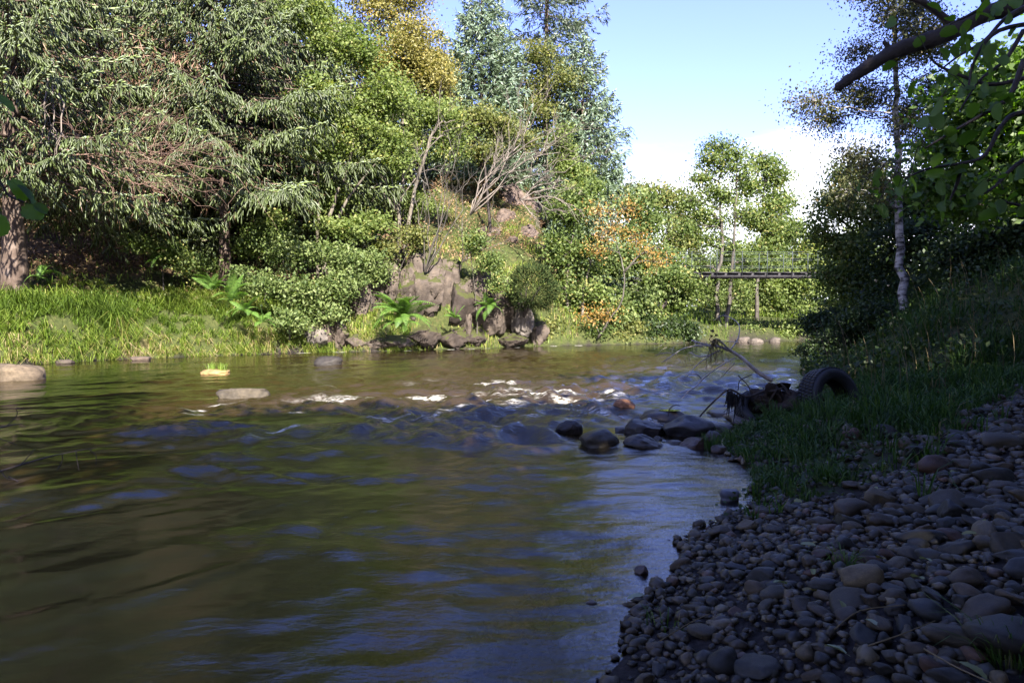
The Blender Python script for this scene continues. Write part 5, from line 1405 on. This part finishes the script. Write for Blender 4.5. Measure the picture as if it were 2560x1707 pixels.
# bare branches
def bare_shrub(name, label, base, tips, r0, mat, seed, forks=5, depth=2, group=None, spread=0.45, bend=0.2):
    rng = np.random.default_rng(seed)
    o = thing(name, base, label, 'shrub', group)
    a = Acc()
    def grow(s, e, r, lv):
        L_ = np.linalg.norm(e - s)
        P = curve(s, e, np.array([rng.normal(0, 0.1), rng.normal(0, 0.1), bend]) * L_ * 0.5, 7, 0.02 * L_, rng)
        tube(a, P, np.linspace(r, r * 0.3, 7), 5 if lv == 0 else 3, rng.uniform(0.3, 1), lv == 0)
        if lv >= depth: return
        for k in range(forks):
            i = int(rng.integers(2, 7)); t = unit(e - s)
            d = unit(t + rng.normal(0, spread, 3)) * L_ * rng.uniform(0.25, 0.55)
            grow(P[i], P[i] + d, r * 0.5, lv + 1)
    for tip in tips: grow(np.asarray(base, float), np.asarray(tip, float), r0, 0)
    a.obj('branches', M[mat], o)
    return o
bare_shrub('dead_shrub', 'dead grey shrub with long bare branches arching up in front of the pale crag', at_y(470, 215, 28.0), [at_y(x, y, 27 + k * 0.4) for k, (x, y) in enumerate([(545, 135), (560, 152), (530, 128), (565, 172), (515, 150), (556, 142), (500, 165)])], 0.032, 'dead_bark', 401, 6, 2)
bare_shrub('dead_shrub', 'second dead shrub with drooping pale twigs right of the crag', at_y(520, 200, 28.5), [at_y(x, y, 28) for x, y in [(560, 190), (572, 205), (550, 210), (565, 180), (540, 222)]], 0.035, 'dead_bark', 402, 6, 2)
bare_shrub('bare_shrub', 'many stemmed bare shrub rising from the dark cliff top', at_y(425, 272, 24.2), [at_y(x, y, 24.5) for x, y in [(455, 160), (440, 172), (428, 185), (415, 190), (448, 195), (462, 190)]], 0.024, 'bark', 403, 5, 2)
bare_shrub('bare_shrub', 'crooked pale stemmed shrub at the right end of the cliff top', at_y(462, 262, 25), [at_y(x, y, 25) for x, y in [(462, 222), (500, 228), (480, 240), (505, 244)]], 0.03, 'pale_bark', 404, 4, 2)
M['dead_spruce'] = bark_mat('dead_spruce_wood', [(0.3, (0.10, 0.06, 0.042)), (0.55, (0.20, 0.13, 0.10)), (0.8, (0.32, 0.225, 0.18))], 8)
bare_shrub('dead_bough', 'tangle of pinkish dead spruce twigs reaching right from the thick trunked spruce', at_y(22, 165, 18.4), [at_y(x, y, 17.7 - 0.1 * k) for k, (x, y) in enumerate([(160, 152), (148, 172), (172, 168), (138, 184), (160, 190)])], 0.022, 'dead_spruce', 405, 8, 2, bend=0.18, spread=0.5)['category'] = 'branch'
bare_shrub('bare_shrub', 'bare grey limbs reaching out of the green rowan', at_y(395, 210, 25.0), [at_y(x, y, 25.5) for x, y in [(440, 128), (425, 150), (380, 150), (372, 185), (395, 120)]], 0.024, 'dead_bark', 406, 5, 2)
bare_shrub('bare_shrub', 'single dead branch hanging from the thick trunked spruce', at_y(52, 60, 17.5), [at_y(x, y, 17.2) for x, y in [(50, 130), (60, 140), (45, 122)]], 0.035, 'dead_bark', 407, 5, 1, bend=-0.1)

# ------------------------------------------------------------------ footbridge
def bridge():
    Y = 31.6
    z = at_y(750, 275, Y)[2]
    x0, x1 = at_y(664, 275, Y)[0], at_y(862, 275, Y)[0]
    o = thing('footbridge', ((x0 + x1) / 2, Y, z), 'narrow dark footbridge with wire rails crossing high over the far river', 'bridge')
    def box(lo, hi):
        (a, b, c), (d, e, f) = lo, hi
        v = [(a, b, c), (d, b, c), (d, e, c), (a, e, c), (a, b, f), (d, b, f), (d, e, f), (a, e, f)]
        return v, [(0, 3, 2, 1), (4, 5, 6, 7), (0, 1, 5, 4), (1, 2, 6, 5), (2, 3, 7, 6), (3, 0, 4, 7)]
    for yy in (Y - 0.45, Y + 0.35):
        a = Acc(); v, q = box((x0, yy, z - 0.13), (x1, yy + 0.1, z + 0.07)); a.add(v, q); a.obj('beam', M['bridge'], o)
    n = int((x1 - x0) / 0.55)
    xs = np.linspace(x0, x1, n)
    v, q = box((-0.25, -0.58, 0.074), (0.25, 0.58, 0.115)); a = Acc(); a.add(v, q); me = a.mesh('plank', M['bridge'])
    for x in xs:
        p = bpy.data.objects.new('plank', me); COL.objects.link(p); p.parent = o; p.location = (x - o.location.x, 0, 0)
    for yy in (Y - 0.52, Y + 0.52):
        for x in np.linspace(x0, x1, 9):
            a = Acc(); tube(a, [(x, yy, z - 0.05), (x, yy, z + 1.05)], 0.016, 6); a.obj('post', M['bridge_wire'], o)
        for h in (0.4, 0.75, 1.05):
            a = Acc(); tube(a, [(x0, yy, z + h), ((x0 + x1) / 2, yy, z + h - 0.03), (x1, yy, z + h)], 0.008, 4); a.obj('wire', M['bridge_wire'], o)
    for x in (x0 - 1.6, x1 + 0.2):
        a = Acc(); v, q = box((x, Y - 0.6, 0.2), (x + 1.0, Y + 0.6, z - 0.13)); a.add(v, q); a.obj('abutment', M['bridge'], o)
bridge()

# ------------------------------------------------------------------ tyres and driftwood
def tyre(loc, Ro, wd, rot, label, seed, sink=0):
    rng = np.random.default_rng(seed)
    o = thing('tyre', loc, label, 'tyre', 'old tyres on the bank')
    a = Acc()
    prof = np.array([(0.62, -0.30), (0.60, -0.46), (0.68, -0.56), (0.82, -0.62), (0.92, -0.58), (0.97, -0.47), (1.0, -0.25), (1.0, 0), (1.0, 0.25), (0.97, 0.47), (0.92, 0.58), (0.82, 0.62), (0.68, 0.56), (0.60, 0.46), (0.62, 0.30), (0.80, 0.40), (0.90, 0.30), (0.92, 0), (0.90, -0.30), (0.80, -0.40)])
    n = 56; k = len(prof)
    an = np.arange(n) * 2 * PI / n
    V = np.stack([prof[None, :, 0] * np.cos(an)[:, None] * Ro, np.repeat(prof[None, :, 1], n, 0) * wd, prof[None, :, 0] * np.sin(an)[:, None] * Ro], -1).reshape(-1, 3)
    q = [(i * k + j, i * k + (j + 1) % k, ((i + 1) % n) * k + (j + 1) % k, ((i + 1) % n) * k + j) for i in range(n) for j in range(k)]
    a.add(V, q)
    c = a.obj('carcass', M['rubber'], None, True, (0, 0, 0)); c.parent = o
    a = Acc()
    for i in range(56):                                    # tread blocks
        t0, t1 = (i + 0.1) * 2 * PI / 56, (i + 0.85) * 2 * PI / 56
        for (y0, y1, sh) in ((-0.46, -0.24, 0.0), (-0.19, -0.02, 0.5), (0.03, 0.20, 0.0), (0.25, 0.46, 0.5)):
            s = sh * 2 * PI / 56
            vs = [(rr * Ro * math.cos(t + s), y * wd, rr * Ro * math.sin(t + s)) for rr in (0.985, 1.022) for (t, y) in ((t0, y0), (t1, y0), (t1, y1), (t0, y1))]
            a.add(vs, [(4, 5, 6, 7), (0, 1, 5, 4), (1, 2, 6, 5), (2, 3, 7, 6), (3, 0, 4, 7)])
    t = a.obj('tread', M['rubber'], None, False, (0, 0, 0)); t.parent = o
    o.rotation_euler = rot
    return o
tl = at_y(829, 399, 7.0)
tyre(tl, 0.32, 0.20, (R(-12), R(-8), R(24)), 'old black tyre standing half buried in the grass at the waterside', 1)
t2 = at_y(762, 397, 7.2)
tyre((t2[0], t2[1], 0.10), 0.26, 0.20, (R(-50), R(10), R(-15)), 'wet black tyre half sunk in the water under the driftwood', 2)

def drift():
    rng = np.random.default_rng(91)
    Y = 7.15
    o = thing('drift_branch', at_y(772, 380, Y), 'pale dead branch sticking out over the water from the debris heap', 'branch')
    a = Acc()
    def br(pts, r0, r1, yo=0.0, sides=6):
        P = smooth_path([at_y(x, y, Y + yo * k / len(pts)) for k, (x, y) in enumerate(pts)], 5)
        tube(a, P, np.linspace(r0, r1, len(P)), sides, rng.uniform(0.4, 0.9))
    br([(772, 380), (757, 371), (740, 356), (722, 347), (705, 344), (692, 340)], 0.026, 0.010)
    br([(738, 355), (728, 348), (722, 342), (716, 338)], 0.012, 0.006, -0.2)
    br([(712, 346), (700, 345), (684, 348), (674, 354), (662, 362)], 0.009, 0.004, -0.3)
    br([(674, 354), (666, 352), (655, 355)], 0.005, 0.003, -0.3)
    br([(720, 350), (708, 355), (699, 356), (690, 352)], 0.012, 0.005, 0.3)
    br([(694, 340), (697, 345), (704, 347)], 0.008, 0.006)
    br([(730, 350), (738, 338), (739, 325), (732, 318), (722, 315), (714, 320)], 0.008, 0.003, 0.4)
    br([(739, 342), (730, 341), (722, 341)], 0.005, 0.003, 0.3)
    br([(715, 352), (700, 362), (692, 370), (685, 378)], 0.006, 0.003, -0.5)
    br([(735, 362), (726, 372), (718, 380)], 0.005, 0.002, 0.2)
    br([(708, 374), (702, 379), (696, 386), (688, 391), (682, 398)], 0.010, 0.004, -0.6)
    br([(702, 379), (697, 374), (690, 373)], 0.006, 0.004, -0.6)
    br([(715, 369), (708, 374), (704, 377)], 0.006, 0.006, -0.6)
    br([(735, 357), (726, 362), (715, 369)], 0.006, 0.006, -0.4)
    for k in range(46):
        x, y = rng.uniform(660, 745), 0
        y = 345 + (745 - x) * 0.05 + rng.uniform(-5, 18)
        br([(x, y), (x + rng.uniform(-8, 4), y + rng.uniform(-2, 6)), (x + rng.uniform(-14, 4), y + rng.uniform(2, 14))], 0.003, 0.0012, rng.uniform(-0.4, 0.4), 3)
    a.obj('limb', M['drift_wood'], o)
    g = Acc()
    for k in range(26):
        s = at_y(715 + rng.normal(0, 2.5), 341 + rng.normal(0, 2), Y - 0.1)
        tube(g, curve(s, s + [rng.normal(0, 0.04), rng.normal(0, 0.03), -rng.uniform(0.08, 0.26)], (rng.normal(0, 0.03), 0, 0.02), 4), [0.004, 0.0035, 0.003, 0.002], 3, rng.uniform(0, 1), False)
    leaves(g, np.repeat(at_y(714, 338, Y - 0.1)[None], 14, 0) + rng.normal(0, 0.03, (14, 3)), 0.05, rng)
    g.obj('dry_grass_wad', M['dry_grass'], o)
    # the dark lower branch with rotting weed hanging on it
    d = Acc()
    P = smooth_path([at_y(x, y, Y - 0.1) for x, y in [(775, 384), (760, 392), (745, 396), (730, 389), (718, 397), (704, 411), (697, 420)]], 5)
    tube(d, P, np.linspace(0.014, 0.008, len(P)), 6)
    for pts in ([(752, 396), (748, 385), (738, 375)], [(745, 396), (735, 405), (725, 402)], [(668, 421), (669, 410), (674, 405), (680, 405)], [(738, 390), (740, 380), (752, 374)]):
        tube(d, smooth_path([at_y(x, y, Y - 0.1) for x, y in pts], 4), 0.005, 4)
    low = thing('drift_branch', at_y(775, 384, Y - 0.1), 'dark lower branch of the driftwood dipping to the water with black weed hung on it', 'branch')
    d.obj('limb', M['dark_bark'], low)
    e = Acc()
    for k in range(34):
        x = rng.uniform(727, 747)
        s = at_y(x, 390 + 0.25 * (x - 727) + rng.uniform(-1, 2), Y - 0.1)
        ln = rng.uniform(0.06, 0.30) * (1.0 if x < 736 else 0.6)
        tube(e, curve(s, s + [rng.normal(0, 0.015), rng.normal(0, 0.02), -ln], (rng.normal(0, 0.01), 0, 0), 4), [0.007, 0.010, 0.007, 0.002], 4)
    e.obj('hanging_weed', M['weed'], low)
drift()

def heap():
    rng = np.random.default_rng(92)
    c = at_y(782, 392, 7.2)
    o = thing('debris_heap', (c[0], c[1], 0.05), 'heap of rotten bark, roots and dead leaves caught against the standing tyre', 'debris')
    p, f = crag_shape(930, 4, 14, 0.2, 0.55, 0.9)
    a = Acc(); a.add(p * np.array([0.36, 0.30, 0.26]), None, f)
    core = a.obj('root_mass', M['bark_piece'], None, False, (0, 0, 0)); core.parent = o; core.location = (0.0, 0.05, 0.13)
    for k in range(34):
        sh, ff = crag_shape(940 + k, 2, 7, 0.12)
        a = Acc(); a.add(sh * np.array([rng.uniform(0.05, 0.12), rng.uniform(0.03, 0.08), rng.uniform(0.008, 0.02)]), None, ff)
        b = a.obj('bark_piece', M['bark_piece'], None, False, (0, 0, 0)); b.parent = o
        th = rng.uniform(0, PI); rad = rng.uniform(0.2, 1.0)
        b.location = (math.cos(th) * 0.34 * rad, -0.20 * rng.uniform(-0.2, 1), 0.13 + 0.24 * math.sin(th) * rad)
        b.rotation_euler = tuple(rng.uniform(-1.3, 1.3, 3))
    a = Acc()
    for k in range(40):
        s = np.array([o.location.x, o.location.y, 0.2]) + rng.normal(0, 1, 3) * [0.2, 0.12, 0.08]
        e = s + rng.normal(0, 1, 3) * [0.22, 0.12, 0.12]
        tube(a, curve(s, e, rng.normal(0, 0.03, 3), 4), [0.006, 0.005, 0.004, 0.002], 4)
    a.obj('twigs', M['dark_bark'], o)
heap()

# dead twigs rising out of the water by the left edge
def sunk_twig(pts_list, Y, label, seed):
    rng = np.random.default_rng(seed)
    o = thing('sunken_branch', at_y(*pts_list[0][0], Y), label, 'branch', 'dead branches in the water at the left')
    a = Acc()
    for k, pts in enumerate(pts_list):
        P = smooth_path([at_y(x, y, Y) + [0, rng.normal(0, 0.02), 0] for x, y in pts], 4)
        tube(a, P, np.linspace(0.009 if k == 0 else 0.004, 0.002, len(P)), 5)
    a.obj('limb', M['dark_bark'], o)
sunk_twig([[(-30, 482), (0, 471), (25, 463), (50, 456), (78, 450), (95, 448)], [(18, 466), (28, 456), (34, 448)], [(78, 450), (77, 459), (79, 470)], [(95, 448), (94, 456), (95, 466)], [(62, 453), (60, 462), (58, 470)], [(0, 471), (10, 478), (30, 482), (36, 490), (38, 497)], [(8, 476), (22, 480), (30, 488), (31, 496)], [(-10, 476), (6, 484), (15, 492)]], 4.6, 'long bare twig branch reaching over the water from the left edge, lower of two', 95)
sunk_twig([[(-25, 432), (0, 427), (15, 424), (28, 422)], [(8, 425), (14, 415), (18, 407), (22, 410)], [(-5, 436), (8, 440), (16, 445)]], 5.6, 'short bare twig reaching over the water from the left edge, upper of two', 96)

# ------------------------------------------------------------------ overhanging alder by the camera
def leaf_mesh(seed, round_=1.0):
    rng = np.random.default_rng(seed)
    n = 22
    an = np.linspace(0, 2 * PI, n, endpoint=False)
    r = 1 + 0.10 * np.cos(an * 2) + rng.normal(0, 0.035, n)
    r *= 1 + 0.05 * (-1.0) ** np.arange(n)
    r[0] *= 0.88
    x = np.cos(an) * r * 0.5 + 0.5; y = np.sin(an) * r * 0.46 * round_
    z = 0.35 * np.abs(y) - 0.30 * x ** 2 + rng.normal(0, 0.012, n)
    mid = np.stack([np.linspace(0.08, 0.92, 4), np.zeros(4), -0.30 * np.linspace(0.08, 0.92, 4) ** 2 - 0.02], 1)
    a = Acc()
    V = np.concatenate([np.stack([x, y, z], 1), mid])
    tr = []
    for i in range(n):
        j = (i + 1) % n
        mi = int(np.clip(round(((x[i] + x[j]) / 2 - 0.08) / 0.28), 0, 3))
        tr.append((i, j, n + mi))
    for k in range(3):
        up_ = [i for i in range(n) if y[i] >= -1e-6]
    for sgn in (1, -1):
        idx = [i for i in range(n) if sgn * y[i] > 0.02]
        for k in range(3):
            xm = (mid[k][0] + mid[k + 1][0]) / 2
            i = min(idx, key=lambda q: abs(x[q] - xm)); tr.append((n + k, n + k + 1, i) if sgn > 0 else (n + k + 1, n + k, i))
    a.add(V, None, tr, np.full(len(V), rng.uniform(0.1, 0.9)))
    st = Acc(); 
    tube(a, [(-0.28, 0, 0.02), (-0.1, 0, 0.0), (0.1, 0, -0.01)], [0.012, 0.010, 0.008], 3, 0.1, False)
    return a.mesh('leaf', M['near_leaf'], True)
LEAF = [leaf_mesh(k, rd) for k, rd in enumerate((1.0, 0.9, 1.05, 0.8, 0.95, 1.0))]

def put_leaf(parent, p, size, rng, label=None, rot=None):
    o = bpy.data.objects.new('leaf', LEAF[int(rng.integers(len(LEAF)))]); COL.objects.link(o)
    o.parent = parent; o.location = tuple(np.asarray(p) - np.array(parent.location)); o.scale = (size,) * 3
    o.rotation_euler = rot if rot is not None else (rng.normal(0.6, 0.6), rng.normal(0.6, 0.5), rng.uniform(0, 2 * PI))
    return o

def overhang():
    rng = np.random.default_rng(97)
    bx, by = 4.3, 2.7
    bz = ground_at(bx, by)
    o = thing('alder_tree', (bx, by, bz), 'alder leaning in from the right with large rounded leaves and a long broken limb', 'tree', G_R)
    wood = Acc()
    top = at_y(1190, -60, 2.9)
    tube(wood, smooth_path([np.array([bx, by, bz - 0.2]), np.array([bx, by, 1.6]), np.array([bx - 0.1, by, 3.0]), np.array([bx, by, 5.0]), np.array([bx + 0.2, by - 0.2, 7.5])], 5), np.linspace(0.13, 0.04, 21), 10)
    wood.obj('trunk', M['dark_bark'], o, True)
    # the broken dead limb
    Y = 3.0
    w2 = Acc()
    P = smooth_path([np.array([bx - 0.05, by, 2.75])] + [at_y(x, y, Y) for x, y in [(1100, -20), (1024, 4), (985, 14), (960, 27), (935, 38), (912, 45), (893, 52), (870, 65), (852, 77), (838, 87)]], 4)
    rad = np.interp(np.linspace(0, 1, len(P)), [0, 0.35, 0.6, 0.8, 1], [0.040, 0.037, 0.033, 0.028, 0.021])
    tube(w2, P, rad * (1 + 0.08 * np.random.default_rng(3).normal(0, 1, len(P))), 9)
    for pts, r in (([(958, 28), (945, 18), (935, 10), (922, 2), (905, -4)], 0.018), ([(892, 53), (888, 46), (884, 42)], 0.014), ([(872, 64), (869, 58), (871, 56)], 0.012), ([(900, 49), (901, 45)], 0.012)):
        tube(w2, smooth_path([at_y(x, y, Y) for x, y in pts], 4), np.linspace(r, r * 0.6, 4 * (len(pts) - 1) + 1), 7)
    w2.obj('broken_limb', M['dark_bark'], o, True)
    # living twigs carrying leaves
    w3 = Acc()
    paths = []
    for pts, yy in (([(1100, 110), (1024, 112), (1002, 125), (985, 155), (962, 163), (930, 168), (905, 178)], 2.3), ([(1090, 60), (1024, 78), (990, 84), (960, 75), (940, 66), (930, 58)], 2.5), ([(1060, 20), (1000, 30), (975, 60), (968, 90)], 2.4),
                    ([(1060, -10), (1010, 15), (985, 40), (960, 55), (940, 70)], 2.6), ([(1024, 60), (1010, 95), (990, 110), (955, 130), (925, 148)], 2.2), ([(1090, 140), (1024, 160), (990, 190), (960, 196)], 2.3), ([(1000, -30), (985, 0), (975, 12), (950, 24)], 2.5), ([(1024, 30), (1005, 60), (980, 80), (960, 110)], 2.7),
                    ([(960, 163), (958, 180), (950, 200)], 2.3), ([(1080, 190), (1030, 205), (1000, 200)], 2.4)):
        P = smooth_path([at_y(x, y, yy) for x, y in pts], 5)
        tube(w3, P, np.linspace(0.010, 0.003, len(P)), 5)
        paths.append(P)
    w3.obj('twigs', M['dark_bark'], o, True)
    n = 0
    for P in paths:
        for k in range(11):
            q = P[int(rng.integers(len(P) // 4, len(P)))] + rng.normal(0, 0.045, 3)
            put_leaf(o, q, rng.uniform(0.034, 0.062), rng)
            n += 1
    for (px, py, yy, sz) in [(888, 22, 2.3, 0.06), (880, 170, 2.4, 0.04), (893, 178, 2.4, 0.05), (899, 185, 2.4, 0.045), (1004, 190, 2.2, 0.06), (1003, 178, 2.2, 0.05), (878, 205, 2.4, 0.05), (860, 182, 2.6, 0.04), (872, 178, 2.6, 0.04), (910, 178, 2.2, 0.05), (918, 80, 2.4, 0.06), (940, 100, 2.4, 0.06), (930, 115, 2.4, 0.06)]:
        q = at_y(px, py, yy)
        put_leaf(o, q, sz, rng)
        # a thread of twig holding it
        w4 = Acc(); pn = paths[0][np.argmin([np.linalg.norm(z - q) for z in paths[0]])]
        allp = np.concatenate(paths); pn = allp[np.argmin(np.linalg.norm(allp - q, axis=1))]
        tube(w4, curve(pn, q, (0, 0, 0.05), 5), 0.0016, 3); w4.obj('twig', M['dark_bark'], o)
    # upper crown, out of frame, added over the beach to block sky and sun
    lob = [(np.array([x_, y_, z_]), np.array([1.4, 1.4, 0.8])) for x_, y_, z_ in ((4.6, 1.2, 6.0), (3.8, 0.2, 5.4), (2.4, -0.6, 5.6), (1.0, -1.0, 5.8), (-0.6, -1.2, 5.8), (3.0, -1.8, 6.2), (1.6, -2.4, 5.2), (0.0, -2.8, 5.4), (4.9, 3.2, 6.6), (5.6, 2.2, 6.4), (3.6, 1.4, 5.0), (5.0, -0.6, 5.2), (-1.6, -2.2, 5.4), (2.2, 0.4, 5.0), (3.5, -2.7, 5.2))]
    cs, idx, p, ct = crown_points(lob, 420, 42, 0.30, rng)
    a = Acc(); leaves(a, p, 0.15, rng, 0.6, 0.4, 0.85, rng.uniform(0.1, 0.8, len(p))); a.obj('crown', M['alder'], o)
overhang()

# leafy twig tip hanging in at the left edge
def left_twig():
    rng = np.random.default_rng(98)
    o = thing('leafy_twig', at_y(-60, 60, 1.7), 'dark leafy twig tip hanging in close at the left edge', 'twig')
    a = Acc()
    for pts in ([(-60, 60), (-20, 120), (-5, 170), (8, 195)], [(-60, 60), (-15, 85), (-4, 97)], [(-20, 120), (-12, 180), (-2, 222)], [(8, 195), (24, 202)]):
        tube(a, smooth_path([at_y(x, y, 1.7) for x, y in pts], 4), 0.003, 4)
    a.obj('twig_stem', M['dark_bark'], o)
    for px, py, s, rot in ((22, 210, 0.046, (1.35, 0.2, 0.1)), (10, 180, 0.055, (0.55, 0.9, 0.2)), (18, 186, 0.05, (0.5, 0.7, 0.6)), (-4, 215, 0.05, (0.6, 1.2, 0.1)), (-6, 95, 0.05, (0.5, 0.5, 0.2)), (34, 205, 0.03, (1.2, 0.4, 0.5))):
        put_leaf(o, at_y(px, py, 1.7), s, rng, rot=rot)
left_twig()

# ------------------------------------------------------------------ fallen leaves and stray stalks on the shingle
def fallen():
    rng = np.random.default_rng(99)
    spots = [(647, 597, 0.055, 0.98, 'pale leaf floating curled on the water at the gravel edge', True), (786, 583, 0.04, 0.75, 'green grey leaf lying on the pebbles near the water', False), (815, 545, 0.04, 0.75, 'yellow green leaf stuck between coarse stones', False), (922, 578, 0.04, 0.7, 'mint green leaf lying under a stone right of the sprawling tuft', False),
             (930, 560, 0.035, 0.9, 'small pale leaf blade on the coarse stones', False), (845, 652, 0.04, 0.85, 'crumpled grey green leaf on the fine gravel', False), (876, 624, 0.03, 1.0, 'pale bluish leaf scrap in front of the domed stone', False), (960, 662, 0.045, 0.6, 'green leaf at the bottom edge beside the corner tuft', False),
             (815, 590, 0.04, 0.2, 'brown leaf on the pebbles under the sprawling tuft', False), (880, 573, 0.035, 0.05, 'orange leaf by the sprawling tuft', False), (884, 558, 0.035, 0.25, 'dark yellow leaf between tuft and coarse stones', False), (985, 520, 0.035, 0.5, 'green leaf caught between the rounded stones', False), (840, 600, 0.03, 0.6, 'tiny green leaf beside the domed stone', False)]
    for px, py, s, t, lab, water in spots:
        z = 0.012 if water else 0.1
        if not water:
            for it in range(4):
                b = at_z(px, py, z); z = ground_at(b[0], b[1]) + 0.045
        b = at_z(px, py, z)
        me = leaf_mesh(int(px), 0.7); me.materials.clear(); me.materials.append(M['fallen'])
        me.attributes['tint'].data.foreach_set('value', np.full(len(me.vertices), t, np.float32))
        o = bpy.data.objects.new('fallen_leaf', me); COL.objects.link(o)
        o.location = tuple(b); o.scale = (s * 1.3, s * 1.3, s * 1.3); o.rotation_euler = (rng.normal(0, 0.3), rng.normal(-0.15, 0.2), rng.uniform(0, 6))
        tag(o, lab, 'leaf', 'fallen leaves on the beach')
    for k in range(26):
        x, y = rng.uniform(0.9, 3.6), rng.uniform(1.7, 4.6)
        d_, f_ = shore(np.array([x]), np.array([y]))
        if d_[0] < 0.1 or abs(x) / y > 0.78: continue
        me = leaf_mesh(300 + k, 0.7); me.materials.clear(); me.materials.append(M['fallen'])
        me.attributes['tint'].data.foreach_set('value', np.full(len(me.vertices), rng.uniform(0, 0.8), np.float32))
        o = bpy.data.objects.new('fallen_leaf', me); COL.objects.link(o)
        sz = rng.uniform(0.025, 0.045)
        o.location = (x, y, ground_at(x, y) + 0.05); o.scale = (sz, sz, sz); o.rotation_euler = (rng.normal(0, 0.4), rng.normal(-0.15, 0.3), rng.uniform(0, 6))
        tag(o, 'small withered leaf scrap lying loose among the dark shingle stones', 'leaf', 'fallen leaves on the beach')
    for pts, lab in (([(924, 648), (960, 668), (1010, 690)], 'long pale straw lying slantwise across the largest slab'), ([(868, 645), (900, 634), (935, 620)], 'thin brown stalk bent over the sloping stone'), ([(660, 640), (690, 622), (712, 612)], 'forked dry stalk on the gravel by the water'), ([(835, 628), (860, 610), (905, 604)], 'dry stalk lying beside the domed stone'), ([(950, 430), (915, 455), (905, 466)], 'pale stalk leaning out of the grass over the stones')):
        P = []
        for px, py in pts:
            z = 0.1
            for it in range(4):
                b = at_z(px, py, z); z = ground_at(b[0], b[1]) + 0.07
            P.append(b)
        a = Acc(); P = smooth_path(P, 4); tube(a, P, np.linspace(0.0028, 0.0016, len(P)), 4, 0.6)
        tag(a.obj('straw', M['dry_grass'], None, False, P[0]), lab, 'straw', 'stray stalks on the beach')
fallen()
